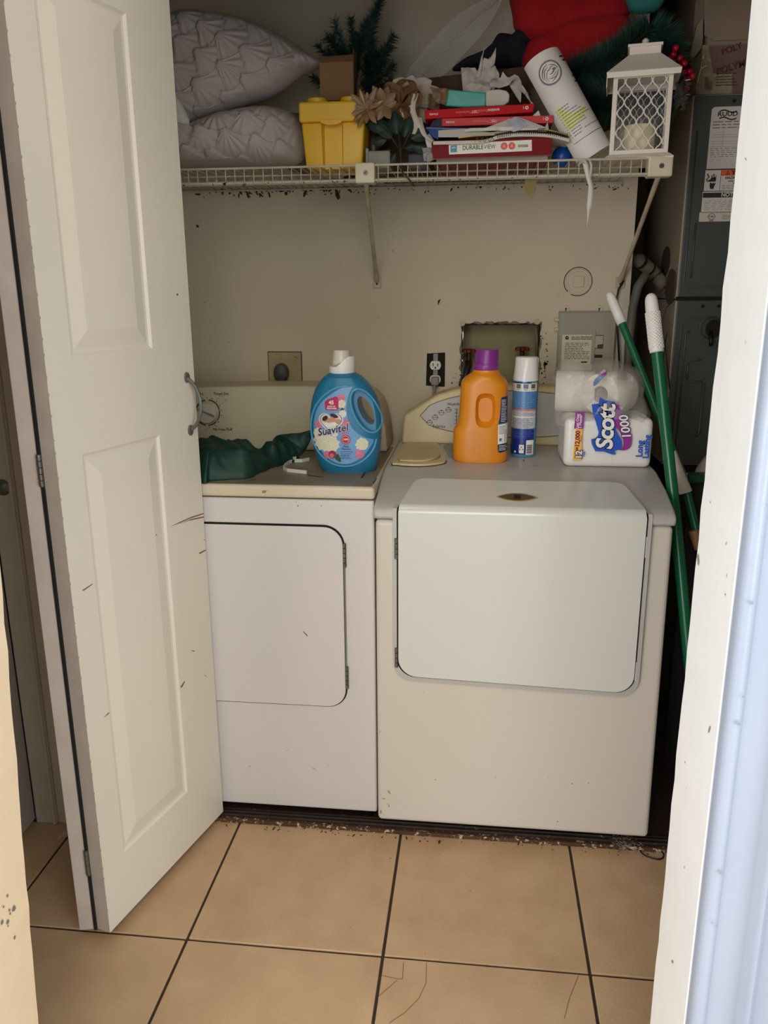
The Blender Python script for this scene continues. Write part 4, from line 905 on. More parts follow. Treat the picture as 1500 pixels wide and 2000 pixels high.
def roll(c,yaw,pitch,label,cat='toilet roll'):
    Mr=Matrix.Translation(Vector(c))@Matrix.Rotation(math.radians(yaw),4,'Z')@Matrix.Rotation(math.radians(pitch),4,'Y')
    r_=thing('toilet_paper_roll',label,cat,c,group='loose rolls inside the torn pack')
    bm=new(); prr=[(.021,-.048),(.052,-.050),(.0545,-.047),(.0545,.047),(.052,.050),(.021,.048)]
    rings=[]
    for rr,x in prr: rings.append([bm.verts.new(Mr@Vector((x,rr*math.cos(2*PI*k/36),rr*math.sin(2*PI*k/36)))) for k in range(36)])
    for i in range(len(rings)):
        a=rings[i]; b=rings[(i+1)%len(rings)]
        for k in range(36): bm.faces.new((a[k],a[(k+1)%36],b[(k+1)%36],b[k]))
    obj('paper',bm,paper,r_,smooth=True,ang=40)
    bm=new(); rings=[[bm.verts.new(Mr@Vector((x,.0212*math.cos(2*PI*k/24),.0212*math.sin(2*PI*k/24)))) for k in range(24)] for x in (-.0495,.0495)]
    for k in range(24): bm.faces.new((rings[0][k],rings[0][(k+1)%24],rings[1][(k+1)%24],rings[1][k]))
    obj('core_tube',bm,mat('card_core',(142,124,108),.8),r_,smooth=True)
    return r_
kx,kz=Kp(905,600); ra=P(1172,770,KY+.045); roll((ra.x+.032,KY+.045+.0385,zt+.0545),50,0,'toilet roll lying over the wrapped ones, its open end facing left')
roll((kx-.092,KY+.115,zt+.0545),-6,0,'toilet roll at the left inside the torn film')
roll((kx+.035,KY+.125,zt+.098+.0545),6,0,'topmost toilet roll at the back of the torn pack') if False else None
film=see('clear_film',(226,222,214),.20,.14,1.0)
R_=random.Random(11); bm=new()
top=KP([(15,900),(5,700),(10,560),(35,470),(10,400),(12,300),(60,190),(110,100),(190,45),(290,40),(420,90),(560,110),(760,60),(880,40),(1000,60),(1090,100),(1180,130),(1290,180),(1340,260),(1380,400),(1385,560),(1440,740),(1470,830),(1470,1000),(1400,1040),(900,1010),(300,1040),(60,1050)])
zlo=zt-.03
puff(bm,top,lambda u,v,o: Vector((u+.004*N3(u*40,v*40,1),KY+.085-o+.0,v+.004*N3(u*35,v*35,9))),.089,20,6.0,lambda x,y: .022*(ridged(x*15,y*12,4,3)-1.0),back=.9,n=7)
o=obj('clear_film',bm,film,tp,smooth=True,ang=70)
KS=KY-.010; pf=FY(KS)
def KD(nm,pts,m,off,sm=True,t=0):
    L=[]
    for p in (pts if isinstance(pts[0][0],(tuple,list)) else [pts]):
        q=KP(p); L.append([(v.x,v.y) for v in smooth_loop([Vector(k) for k in q],3)] if sm else q)
    return dec(nm,L,pf,m,tp,off)
kb=mat('pack_blue',(28,84,190),.4); kp=mat('pack_purple',(146,42,140),.4); ko=mat('pack_orange',(244,180,60),.45); kn=mat('pack_navy',(14,22,66),.5)
KD('print_ribbon',[(640,545),(720,590),(862,615),(862,900),(880,1040),(960,1180),(968,1270),(930,1310),(850,1330),(875,1385),(820,1380),(700,1340),(575,1335),(520,1220),(515,1160),(600,1140),(625,1060),(580,900),(540,780),(520,650),(600,640),(625,640)],kb,.0004,False)
KD('print_ribbon',[(918,655),(925,700),(985,820),(1030,900),(1050,1000),(1100,1090),(1105,1200),(1080,1280),(1010,1320),(930,1318),(880,1300),(960,1290),(985,1230),(975,1150),(930,1050),(880,980),(840,860),(828,740),(850,680)],kp,.0003)
T2_=lambda s,sz,X,Y,m,off=.0012,**k: txt(s,sz,pf,m,tp,KP([(X,Y)])[0],off=off,rot=PI/2+k.pop('dr',0),**k)
T2_('Scott',.058,735,985,kn,.0010,bold=.075,dr=-.0,shear=-.12 if False else .12,sp=.92); T2_('Scott',.058,735,985,white,.0016,bold=.028,shear=.12,sp=.92)
T2_('1000',.031,1015,985,kn,.0012,bold=.07,shear=.15,dr=.42 if False else .22); T2_('1000',.031,1015,985,white,.0018,bold=.02,shear=.15,dr=.22)
KD('print_block',[(290,1010),(388,1010),(370,1470),(245,1470)],ko,.0004,False); KD('print_block',[(290,760),(420,765),(400,1005),(265,1005)],kp,.0005,False)
T2_('=12,000',.0155,318,1180,mat('pack_maroon',(120,20,50),.5),.001,bold=.04); T2_('sheets',.006,368,1150,mat('pack_maroon',(120,20,50),.5),.001)
T2_('12',.022,338,1385,kn,.001,bold=.11); T2_('12',.022,338,1385,white,.0015,bold=.03); T2_('rolls',.007,413,1375,kb,.001,bold=.03)
T2_('Last Over',.0095,318,895,white,.001,bold=.02); T2_('1 Month*',.0095,362,895,white,.001,bold=.02)
T2_('Long',.0215,1225,1300,kb,.001,bold=.035); T2_('Lasting',.0215,1325,1270,kb,.001,bold=.035)
KD('print_ribbon',[(560,385),(548,330),(600,250),(700,170),(735,165),(740,210),(660,300)],mat('pack_blue_dull',(90,124,170),.4),.0004); KD('print_ribbon',[(610,210),(700,150),(740,170),(735,225),(690,220)],kp,.0008); T2_('1000',.009,675,185,white,.0012,dr=-.95)
a=KP([(895,300)])[0]; b=KP([(1060,165)])[0]
dec('barcode',[[(a[0]+(b[0]-a[0])*i/14,a[1]),(a[0]+(b[0]-a[0])*(i+.45)/14,a[1]),(a[0]+(b[0]-a[0])*(i*.8+1.5)/14,b[1]),(a[0]+(b[0]-a[0])*(i*.8+1.1)/14,b[1])] for i in range(14)],FY(KY-.006),GREYINK,tp,.0004)

# ---------------- brooms beside the washer
grn=mat('pole_green',(10,98,58),.28,(8,84,50),12,.4); gw=mat('grip_white',(232,230,222),.45)
def pole(a,b,r,bend=0,n=10):
    bm=new(); pa=[]
    for i in range(n+1):
        t=i/n; p=a.lerp(b,t); p.x+=bend*math.sin(PI*t); pa.append(p)
    tube(bm,pa,r,16); return bm
# large mop: dotted grip
g0=P(1271,578,.24); g1=P(1283,688,.215); b1=P(1318,1000,.13); b2=P(1345,1280,.06)
mp=thing('mop','green-handled mop with dotted white grip standing right of the washer','mop',(b2.x,b2.y,0))
dirv=(b2-b1).normalized(); end=b1+dirv*((b1.z-.02)/-dirv.z)
bm=new(); tube(bm,[g1+(g0-g1)*.15]+[g1,P(1296,800,.185),P(1307,900,.155),b1,b2,end],.0135,18); obj('handle',bm,grn,mp,smooth='all')
bm=new(); ax=(g1-g0).normalized(); L_=(g1-g0).length
pa=[g0+ax*t for t in (-.006,-.003,.003,.012,.03,L_*.6,L_*.97,L_)]
tube(bm,pa,[.004,.009,.0128,.0148,.0156,.0165,.0168,.0160],22); gp=obj('grip',bm,gw,mp,smooth='all')
bm=new(); fr=frames([g0,g1])[0]
for i in range(22):
    for k in range(14):
        t=L_*(.30+.62*i/21); a_=2*PI*(k+.5*(i&1))/14; c=g0+ax*t+(fr[1]*math.cos(a_)+fr[2]*math.sin(a_))*.0163
        bmesh.ops.create_icosphere(bm,subdivisions=1,radius=.0022,matrix=Matrix.Translation(c))
o=obj('grip_dots',bm,gw,gp,smooth='all'); o['kind']='stuff'
bm=new(); lathe(bm,[(.02,.02),(.035,.012),(.08,.006),(.085,0),(0,0)],(end.x,end.y,0),20); obj('mop_head',bm,mat('mop_grey',(120,118,110),.9),mp,smooth=True)
# second: plunger-style cone on a green pole
h0=P(1190,574,.50); h1=P(1215,632,.47); h2=P(1334,930,.30); h3=P(1362,1045,.245)
br=thing('broom','green-handled broom with smooth white grip leaning behind the toilet paper','broom',(h3.x,h3.y,0))
ax=(h1-h0).normalized(); L_=(h1-h0).length
d3=(h3-h1).normalized(); end=h3+d3*((h3.z-.02)/-d3.z); end.x=min(end.x,1.2)
bm=new(); tube(bm,[h1-ax*.01,h1,h2,h3,end],.0105,16); obj('handle',bm,grn,br,smooth='all')
bm=new(); tube(bm,[h0+ax*t for t in (-.006,-.003,.003,.012,.03,L_*.6,L_)],[.003,.007,.0105,.0122,.0130,.0134,.0136],20); obj('grip',bm,gw,br,smooth='all')
c0=P(1312,882,.30); c1=P(1333,962,.285); bm=new(); fr=(c1-c0).normalized()
tube(bm,[c0,c0+(c1-c0)*.5,c1,c1-fr*.002],[.0112,.017,.0245,.021],24); obj('white_cone',bm,mat('cone_white',(214,206,196),.45,(190,176,160),20,.6),br,smooth=True)
bm=new(); tube(bm,[P(1354,1036,.24),P(1366,1072,.23)],.0125,14); obj('handle_sticker',bm,mat('pole_label',(170,150,110),.6,(140,60,40),60,.9),br,smooth=True)
bm=new(); lathe(bm,[(.0,.002),(.09,.0),(.1,.05),(.03,.09),(.012,.13),(0,.13)],(end.x,end.y,0),16,sy=.35); obj('broom_head',bm,BLACK,br,smooth=True)
# dustpan edge : green bar and pale cup by the air handler
q=P(1352,934,.36); dpn=thing('green_dustpan','dark green dustpan edge wedged below the air handler','dustpan',(q.x,.36,0))
M_=Matrix.Translation(q)@Matrix.Rotation(math.radians(-2),4,'Y'); B('pan_lip',-.012,.16,-.012,.03,-.011,.010,mat('pan_green',(8,66,48),.4),dpn,bev=.003,M=M_)
B('pan_back',.0,.16,.020,.03,-q.z+.002,-.012,mat('pan_dark',(22,22,22),.7),dpn,bev=.003,M=Matrix.Translation(q))
c=P(1336,930,.352); bm=new(); crumple(bm,c,.018,.018,.006,7,6,6,rot3('X',80)); obj('tape_scrap',bm,mat('scrap_grey',(150,146,140),.7),dpn)
q=P(1388,912,.42); bm=new(); lathe(bm,[(.024,-.045),(.03,-.02),(.028,.02),(.016,.045),(0,.048)],q,20,M=Matrix.Rotation(.5,4,'Y')); bm.verts.ensure_lookup_table()
cu=obj('pale_cup',bm,mat('cup_tan',(170,158,136),.6),None,smooth=True); tag(cu,'pale rounded bottle end behind the doorway jamb above the green dustpan','bottle')

# ================================================================== air handler
AX,AY=.800,.70
AH=mat('ahu_grey',(70,76,70),.42,(60,64,58),5,.6,.0004,30,c3=(48,46,40),sc3=22,th3=(.66,.75)); AS=mat('ahu_side',(170,158,134),.6,(140,128,106),6,.7)
ah=thing('air_handler','tall dark grey air handler cabinet with rating labels in the alcove','air handler',(1.06,.98,0))
B('cabinet',AX,1.34,AY,1.26,.86,1.892,AS,ah,bev=.004)
af=FY(AY)
zs=1.3515
u_=dec('upper_panel',rrect(AX+.004,zs+.006,1.335,1.888,.004),af,AH,ah,.0005,thick=.006,bev=.002)
l_=dec('lower_panel',rrect(AX+.004,.865,1.335,zs-.004,.004),af,AH,ah,.0005,thick=.006,bev=.002)
dec('panel_seam',[(AX,zs-.005),(1.335,zs-.005),(1.335,zs+.007),(AX,zs+.007)],af,DARK,ah,.0003)
# pressed border beads
def bead(pts,r,par,Y=AY-.0068): bm=new(); tube(bm,[(x,Y,z) for x,z in pts],r,8); o=obj('pressed_bead',bm,AH,par,smooth='all'); return o
bead([(AX+.018,1.80),(AX+.018,1.40),(AX+.03,1.385),(1.3,1.385)],.0022,u_); bead([(AX+.036,1.56),(AX+.036,1.41)],.003,u_)
bead([(AX+.022,.90),(AX+.022,1.28),(AX+.034,1.295),(1.3,1.295)],.0022,l_); bead([(AX+.036,.91),(AX+.036,1.25),(AX+.046,1.262)],.003,l_)
bead([(AX+.05,1.17),(AX+.05,1.12)],.004,l_); bead([(AX+.10,1.11),(AX+.10,.96),(AX+.09,.95)],.005,l_); bead([(AX+.04,.95),(AX+.04,.90)],.005,l_); bead([(AX+.055,1.175),(AX+.085,1.178)],.003,l_); bead([(AX+.05,1.112),(AX+.095,1.114)],.003,l_)
q=P(1388,640,AY-.007); bm=new(); lathe(bm,[(.032,0),(.034,.003),(.030,.006),(.026,-.004),(0,-.005)],(q.x,AY-.007,q.z),28,'Y',sy=1); kn_=obj('knockout',bm,AH,l_,smooth=True,ang=40)
dec('knockout_hole',[(x,z) for x,z in ell(q.x+.006,q.z-.003,.022,.026,20)],FY(AY-.007),DARK,kn_,.0065); bm=new(); tube(bm,[(q.x,AY-.01,q.z-.01),(q.x-.002,AY-.03,q.z-.035),(q.x,AY-.028,q.z-.05)],.006,8); obj('knockout_cable',bm,BLACK,kn_,smooth='all')
for (x,y) in ((1373,598),(1404,598),(1434,197)):
    q=P(x,y,AY-.007); dec('screw',ell(q.x,q.z,.005,.005,10),FY(AY-.0065),DARK,ah,.0004,thick=.002)
bm=new(); q=P(1438,540,AY-.0); tube(bm,[(q.x,AY-.008,q.z+.09),(q.x-.012,AY-.014,q.z+.03),(q.x-.012,AY-.014,q.z-.03),(q.x,AY-.008,q.z-.07)],.007,10); obj('panel_grip',bm,mat('grip_olive',(120,112,92),.6),u_,smooth='all')
# labels
LF=FY(AY-.0066); G=lambda X,Y:(lambda q:(q.x,q.z))(P(1340+X/7.143,180+Y/7.143,AY-.007))
lw=mat('label_white',(206,200,190),.5); ory=mat('label_orange',(214,92,34),.5)
lx0=G(345,400)[0]; lx1=lx0+.20
tz=G(0,218)[1]; bz_=G(0,1078)[1]; rl=dec('rating_label',rrect(lx0,bz_,lx1,tz,[.001,.001,.008,.010]),LF,lw,ah,.0004)
def Gz(Y): return G(400,Y)[1]
txt('RUUD',.0155,LF,INK,rl,(lx0+.043,Gz(312)),off=.001,bold=.025,sx=1.25)
sw=lambda z0,s: [(lx0+.021+.046*i/12,z0+.0032*math.sin(i/12*PI*2*s)) for i in range(13)]
for z0,s in ((Gz(262),1),(Gz(362),1)):
    q=sw(z0,s); dec('logo_wave',q+[(x,z-.0035) for x,z in q[::-1]],LF,INK,rl,.001)
lines('small_print',lx0+.006,lx0+.15,Gz(520),Gz(395),3,LF,mat('print_mauve',(120,100,112),.7),rl,.3,.001,words=6)
lines('small_print',lx0+.006,lx0+.17,Gz(1060),Gz(930),6,LF,GREYINK,rl,.1,.001,words=14); lines('small_print',lx0+.006,lx0+.17,Gz(915),Gz(775),5,LF,GREYINK,rl,.25,.001,words=12)
dec('table_rule',[[(lx0+.006,z),(lx1-.01,z),(lx1-.01,z+.0006),(lx0+.006,z+.0006)] for z in (Gz(600),Gz(632),Gz(690),Gz(725),Gz(765))]+[[(x,Gz(765)),(x+.0006,Gz(765)),(x+.0006,Gz(540)),(x,Gz(540))] for x in (lx0+.036,lx0+.09,lx0+.14)],LF,GREYINK,rl,.001)
for k,Y in enumerate((585,665,705,745)): lines('small_print',lx0+.008,lx0+.03,Gz(Y+10),Gz(Y-12),1,LF,GREYINK,rl,.0,.001,words=2)
z1_,z0_=Gz(1082),Gz(1385); wl_=dec('warning_label',rrect(lx0-.002,z0_,lx1,z1_,.001),LF,lw,ah,.0006)
dec('label_rule',[[(lx0-.002,z),(lx1,z),(lx1,z+.0012),(lx0-.002,z+.0012)] for z in (z0_,z1_-.0012)]+[[(lx0+.040,z0_),(lx0+.0412,z0_),(lx0+.0412,z1_),(lx0+.040,z1_)]],LF,INK,wl_,.001)
dec('warning_band',rrect(lx0+.0415,Gz(1170),lx1,z1_-.0015,.0003),LF,ory,wl_,.001)
txt('WARNING',.0155,LF,INK,wl_,(lx0+.069,Gz(1128)),off=.0016,bold=.05,align='LEFT'); t_=(lx0+.058,Gz(1132)); dec('warning_triangle',[(t_[0]-.006,t_[1]-.004),(t_[0]+.006,t_[1]-.004),(t_[0],t_[1]+.007)],LF,INK,wl_,.0016); dec('warning_triangle',[(t_[0]-.0042,t_[1]-.003),(t_[0]+.0042,t_[1]-.003),(t_[0],t_[1]+.005)],LF,ory,wl_,.002); txt('!',.008,LF,INK,wl_,(t_[0],t_[1]),off=.0024,bold=.05)
txt('HAZARD',.0095,LF,INK,wl_,(lx0+.052,Gz(1200)),off=.0014,bold=.04,shear=.2,align='LEFT'); txt('CAN CAUSE',.006,LF,INK,wl_,(lx0+.061,Gz(1247)),off=.0014,bold=.03,align='LEFT'); txt('INJURY',.006,LF,INK,wl_,(lx0+.075,Gz(1280)),off=.0014,bold=.03,align='LEFT')
lines('small_print',lx0+.046,lx0+.15,Gz(1365),Gz(1295),3,LF,GREYINK,wl_,.3,.001,words=6)
# shock symbol hand
hx,hz=lx0+.019,Gz(1235)
def hp(*p): return [(hx+a*.0012,hz+b*.0012) for a,b in p]
dec('hand_symbol',[hp((-4,-2),(7,-2),(8,4),(7,8),(-3,6),(-5,3)),hp((-4,4),(-2.5,4),(-2,12),(-3.5,12)),hp((-1,5),(1,5),(1.5,15),(0,15)),hp((2,5),(4,5),(4.5,15),(3,15)),hp((5,5),(7,5),(8,12),(6.8,12)),hp((-10,-1),(-4,-3),(-3,1),(-8,3)),hp((-5,-12),(5,-12),(8,-5),(4,-6),(2,-4),(0,-7),(-2,-4),(-6,-6)),hp((-4,-18),(4,-18),(5,-12),(-5,-12)),hp((-14,15),(-12,16),(-7,8),(-12,2),(-9,-3),(-11,-3),(-15,2),(-10,8))],LF,INK,wl_,.0012)
z1_,z0_=Gz(1385)-.0006,Gz(1672); nl=dec('notice_label',rrect(lx0-.004,z0_,lx1,z1_,.001),LF,lw,ah,.0008)
dec('notice_band',rrect(lx0-.003,Gz(1472),lx1,Gz(1402),.0004),LF,INK,nl,.001); txt('NOTICE',.0145,LF,lw,nl,(lx0+.046,Gz(1437)),off=.0016,bold=.03,align='LEFT')
lines('small_print',lx0+.002,lx0+.16,Gz(1650),Gz(1495),7,LF,GREYINK,nl,.2,.001,words=9)
z1_,z0_=Gz(1674),Gz(1805); ul=dec('listing_label',rrect(lx0-.008,z0_,lx1,z1_,.001),LF,mat('label_offwhite',(198,190,172),.5),ah,.0010)
dec('label_rule',[(lx0-.004,z1_-.001),(lx1,z1_-.001),(lx1,z1_),(lx0-.004,z1_)],LF,INK,ul,.001)
c=(lx0+.026,Gz(1735)); dec('round_mark',ell(c[0],c[1],.0088,.0088,24),LF,INK,ul,.001); dec('round_mark',ell(c[0],c[1],.0074,.0074,24),LF,lw,ul,.0013); txt('UL',.0075,LF,INK,ul,c,off=.0018,bold=.04); txt('C      US',.006,LF,INK,ul,c,off=.0018,sx=1.1); txt('LISTED',.0042,LF,INK,ul,(c[0],c[1]-.0115),off=.0018,bold=.03); lines('small_print',lx0+.055,lx0+.12,Gz(1780),Gz(1715),3,LF,GREYINK,ul,.2,.001)
# side seam of the cabinet
B('side_seam',AX-.0012,AX+.001,AY+.004,1.255,zs-.002,zs+.002,DARK,ah)
# stand
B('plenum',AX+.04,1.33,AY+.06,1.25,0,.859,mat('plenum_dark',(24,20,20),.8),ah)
# insulated refrigerant line
IN=mat('pipe_insulation',(120,110,90),.75,(84,74,60),20,.8); 
ip=thing('insulated_pipe','fat grey-brown insulated pipe bending into the air handler side','pipe',(.75,.9,1.4))
a=P(1247,508,.80); b=P(1272,528,.86); c=PX(1300,560,AX-.0); c2=Vector((AX-.002,c.y,c.z))
bm=new(); tube(bm,[Vector((a.x-.02,a.y+.06,a.z+.004)),a,b,b.lerp(c2,.6),c2],[.022,.021,.021,.020,.020],18); o=obj('insulation',bm,IN,ip,smooth='all')
for t in (.1,.75):
    p_=a.lerp(b,t); q=a.lerp(b,t+.05); bm=new(); tube(bm,[p_,q],.0225,18); obj('zip_tie',bm,BLACK,o)
p_=b.lerp(c2,.35); bm=new(); tube(bm,[p_,b.lerp(c2,.4)],.0222,18); obj('zip_tie',bm,BLACK,o)
q=PX(1312,560,AX); dec('putty',[(v.x,v.y) for v in smooth_loop([Vector(k) for k in ell(q.y,q.z,.06,.05,10)],2)],lambda u,v,o:Vector((AX-o,u,v+.01*N3(u*30,v*30))),mat('putty_brown',(92,72,56),.9,(60,44,36),30,.8),ip,.0015,thick=.004)
q=PX(1302,530,AX); dec('dark_oval',ell(q.y+.02,q.z+.03,.06,.045,18),lambda u,v,o:Vector((AX-o,u,v)),mat('oval_brown',(40,32,26),.95,(60,50,40),20,.8),ip,.0012)  # dark brown oval on the cabinet side by the pipe
dp=thing('drain_pipe','grey vertical condensate pipe along the broken wall edge','pipe',(.66,.72,1.1))
bm=new(); tube(bm,[P(1262,535,.73),P(1246,560,.725),P(1236,600,.72),P(1229,660,.72),P(1225,740,.72),P(1222,900,.72)],.0125,14); obj('pipe',bm,mat('pipe_grey',(98,94,82),.6),dp,smooth='all')
bm=new(); tube(bm,[P(1218,548,.735),P(1208,565,.73),P(1203,590,.73),P(1206,640,.73),P(1210,720,.73)],.0028,8); obj('cable',bm,BLACK,dp,smooth='all')
# wiring tangle near the cabinet corner
wi=thing('thermostat_wires','thin dark loose wires beside the air handler corner','wire',(.79,.72,1.35))
for pts in ([(1300,570),(1290,580),(1310,572),(1296,560)],[(1318,585),(1302,600),(1293,630),(1300,680),(1308,760)],[(1302,650),(1296,700),(1300,790),(1312,880)]):
    bm=new(); tube(bm,[P(x,y,.69) for x,y in pts],.0014,6); obj('wire',bm,BLACK,wi,smooth='all')
# duct box above
du=thing('duct_board','foil and brown paper taped duct box above the air handler with red print','duct',(1.05,.95,1.9))
DM=mat('duct_paper',(150,134,110),.6,(120,100,84),5,.8,.003,14); DB=mat('duct_brown',(124,100,84),.65,(100,78,68),7,.8,.002,20)
FO=mat('duct_tape',(170,160,134),.4,(140,128,100),14,.8,.003,30,metal=.15)
B('duct_side',AX+.030,1.33,AY+.035,1.25,1.895,2.5,DM,du,bev=.01)
D=lambda X,Y:(lambda q:(q.x,q.z))(P(1340+X/10,Y/10,AY+.03))
df=FY(AY+.034)
dec('lower_board',[D(290,1830),D(300,1400),D(300,900),D(1500,820),D(1500,1830)],df,DB,du,.0006)
dec('foil_tape',[[D(190,1840),D(200,1650),D(290,1380),D(300,1180),D(330,880),D(440,880),D(520,1400),D(560,1840)],[D(300,1840),D(300,1440),D(900,1430),D(900,1830)]],lambda u,v,o:df(u,v,o+.0025*N3(u*60,v*60)),FO,du,.003,cut=.012)
dec('upper_board',[D(360,-300),D(350,700),D(560,800),D(900,790),D(1500,760),D(1500,-300)],df,DM,du,.004,thick=.004,bev=.002)
for w_,X,Y,s_ in (('POLY',880,960,.022),('POLYMER',960,1290,.024)): q=D(X,Y); txt(w_,s_,df,mat('duct_print',(92,44,34),.7),du,q,off=.0065,bold=.02,rot=.28)
lines('small_print',D(720,0)[0],D(1180,0)[0],D(0,1720)[1],D(0,1440)[1],5,df,mat('duct_print',(92,44,34)),du,.3,.0065,words=3)
bm=new(); R_=random.Random(2)
for pts in ([(285,1260),(280,1340),(262,1410),(230,1520),(205,1640)],[(300,1350),(340,1320),(400,1300)],[(350,1080),(330,1120),(325,1170)]):
    tube(bm,[Vector((*D(a,b)[:1],AY+.022,D(a,b)[1])) for a,b in pts],.0022,6)
obj('tape_edge',bm,mat('tape_shine',(206,192,156),.3),du,smooth='all')
dec('plaster_patch',[D(230,480),D(350,300),D(350,700),D(330,900),D(170,1110),D(100,1050)],FY(AY+.06),mat('plaster_grey',(150,138,116),.8),du,.0,thick=.02)
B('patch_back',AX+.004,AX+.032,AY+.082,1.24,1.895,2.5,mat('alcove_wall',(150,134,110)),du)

# ================================================================== small things on the floor
c=PZ(1272,1664,.001); bm=new(); pts=smooth_loop([PZ(a,b,.0025) for a,b in ((1250,1659),(1262,1652),(1272,1651),(1277,1653),(1288,1660),(1296,1668),(1294,1676),(1284,1678),(1268,1674),(1256,1668))],4)
tube(bm,pts,.0019,8,closed=True); o=obj('hair_tie',bm,BLACK,None,smooth='all'); tag(o,'thin black hair tie lying on the tile beside the jamb','hair tie')
fz=mat('lint_pale',(150,134,120),.95)
def fluff(nm,px,py,r,n,label,m,seed,asp=1):
    R=random.Random(seed); c=PZ(px,py,.0); bm=new()
    for i in range(n):
        a=R.random()*2*PI; d=r*R.random()**.7; p=Vector((c.x+math.cos(a)*d*asp,c.y+math.sin(a)*d,R.random()*r*.35+.0012)); pa=[p]
        for k in range(4): pa.append(pa[-1]+Vector((R.uniform(-1,1),R.uniform(-1,1),R.uniform(-.3,.35)))*r*.3); pa[-1].z=max(.0012,pa[-1].z)
        tube(bm,pa,r*.022,3,caps=False)
    o=obj(nm,bm,m,None); tag(o,label,'lint'); return o
fluff('lint_clump',1222,1650,.030,130,'grey dust fluff clump at the foot of the washer right end',fz,3,1.3)
fluff('paper_fluff',126,1632,.014,80,'small white fluff scrap on the hallway tile at left',mat('fluff_white',(226,222,216),.8),4)
fluff('lint_wad',938,1632,.006,26,'tiny pale lint wad below the washer door',fz,6)
bm=new(); c=PZ(838,1633,.0); crumple(bm,(c.x,c.y,.0045),.014,.010,.004,3,5,5); o=obj('leaf_scrap',bm,DARK,None); tag(o,'tiny black scrap on the tile in front of the washer','debris')
# ================================================================== things on the shelf
ST=1.6820
def S(x,y,Y): q=P(x,y,Y); return (q.x,q.z)
# pillows
PILL=mat('pillow_knit',(186,174,168),.9,(168,156,150),9,.5,.0008,150)
def shells(R,seed,rowoff=0):
    cs=[]; RR=random.Random(seed)
    for i in range(-9,10):
        for j in range(-9,10): cs.append((i*R*1.25+(j&1)*R*.62,j*R*.95))
    def f(x,y):
        x+=.012*N3(x*9,y*9,seed); y+=.012*N3(x*9,y*9,seed+5); best=None
        for cx,cy in cs:
            dx,dy=x-cx,y-cy; d=math.hypot(dx,dy)
            if d<R and dy<R*.5:
                if best is None or cy>best[0]: best=(cy,d,math.atan2(dy,dx))
        if not best: return -.006
        _,d,a=best; return .016*(1-(d/R))**.8+.0022*math.cos(a*16)*min(1,d/R*2)+.006*N3(x*12,y*12,3)
    return f
def pillow(label,out,Y,T,tilt,seed,R,ang):
    q=[S(a,b,Y) for a,b in out]; c=(sum(x for x,_ in q)/len(q),sum(z for _,z in q)/len(q)); f=shells(R,seed); ca,sa=math.cos(ang),math.sin(ang)
    t=thing('pillow',label,'pillow',(c[0],Y,c[1]),group='knit throw pillows on the shelf')
    bm=new(); zlow=min(z for _,z in q)
    mpf=lambda u,v,o: Vector((u,Y-o+tilt*(v-zlow),v))
    dsp=lambda x,y: f((x-c[0])*ca+(y-c[1])*sa,-(x-c[0])*sa+(y-c[1])*ca)
    puff(bm,q,mpf,T,64,2.6,dsp,n=14); obj('pillow_cover',bm,PILL,t,smooth='all',ang=60); return t
pa_=pillow('large grey-white shell-knit pillow leaning on top of the other pillow',[(300,40),(345,10),(400,14),(450,22),(510,45),(560,72),(598,98),(624,116),(618,128),(590,140),(560,165),(520,190),(470,208),(430,222),(395,236),(372,244),(352,246),(330,230),(280,200),(250,120)],.52,.085,.15,3,.062,.5)
pb_=pillow('flatter grey-white knit pillow lying under the large pillow',[(250,240),(340,250),(372,243),(420,226),(470,214),(520,208),(560,216),(582,232),(594,258),(596,290),(590,312),(570,323),(520,326),(440,326),(350,327),(250,325)],.50,.095,.05,9,.058,-.2)
fm_=mat('foam_white',(214,208,202),.8)
bm=new(); q=[S(a,b,.43) for a,b in ((320,170),(338,180),(352,196),(362,216),(370,236),(366,250),(350,252),(330,250))]; puff(bm,q,lambda u,v,o:Vector((u,.43-o*.5,v)),.03,10,3); o=obj('pillow_insert',bm,fm_,None,smooth='all'); tag(o,'plain white pillow corner poking out beside the door edge below the knit pillow','pillow')
q=[S(a,b,.50) for a,b in ((480,236),(520,200),(560,196),(590,205),(604,235),(612,275),(606,318),(560,322),(520,300))]
bm=new(); puff(bm,q,lambda u,v,o:Vector((u,.66-o,v)),.05,12,3); o=obj('grey_bundle',bm,mat('grey_cloth',(120,112,106),.9,(100,92,86),14,.6),None,smooth='all'); tag(o,'dim grey cloth bundle behind the lower pillow and yellow tub','cloth')
# yellow tub
YE=mat('tub_yellow',(232,184,44),.42,(216,166,26),8,.4); tY=.385
tb=thing('storage_tub','yellow plastic tub shaped like a building brick with two studs on its lid','tub',(-.13,tY+.09,ST))
b0=S(597,322,tY); b1=S(706,322,tY); t0=S(588,240,tY); t1=S(712,240,tY); l0=S(584,238,tY-.004); l1=S(714,238,tY-.004); lt=S(650,197,tY-.004)[1]; DPT=.15
bz0=ST+.001
bm=new(); vs_=[]
for (xa,xb,z,ya,yb) in ((b0[0],b1[0],bz0,tY+.006,tY+DPT-.006),(t0[0],t1[0],t0[1],tY,tY+DPT)):
    vs_.append([bm.verts.new(v) for v in ((xa,ya,z),(xb,ya,z),(xb,yb,z),(xa,yb,z))])
for k in range(4): bm.faces.new((vs_[0][k],vs_[0][(k+1)%4],vs_[1][(k+1)%4],vs_[1][k]))
bm.faces.new(vs_[0][::-1]); bm.faces.new(vs_[1]); tbody=obj('tub_body',bm,YE,tb,bev=.006,seg=3)
r0=S(622,240,tY); r1=S(676,322,tY); bm=new()
xa,xb=r0[0],r1[0]; zA,zB=bz0-.01,t0[1]-.004
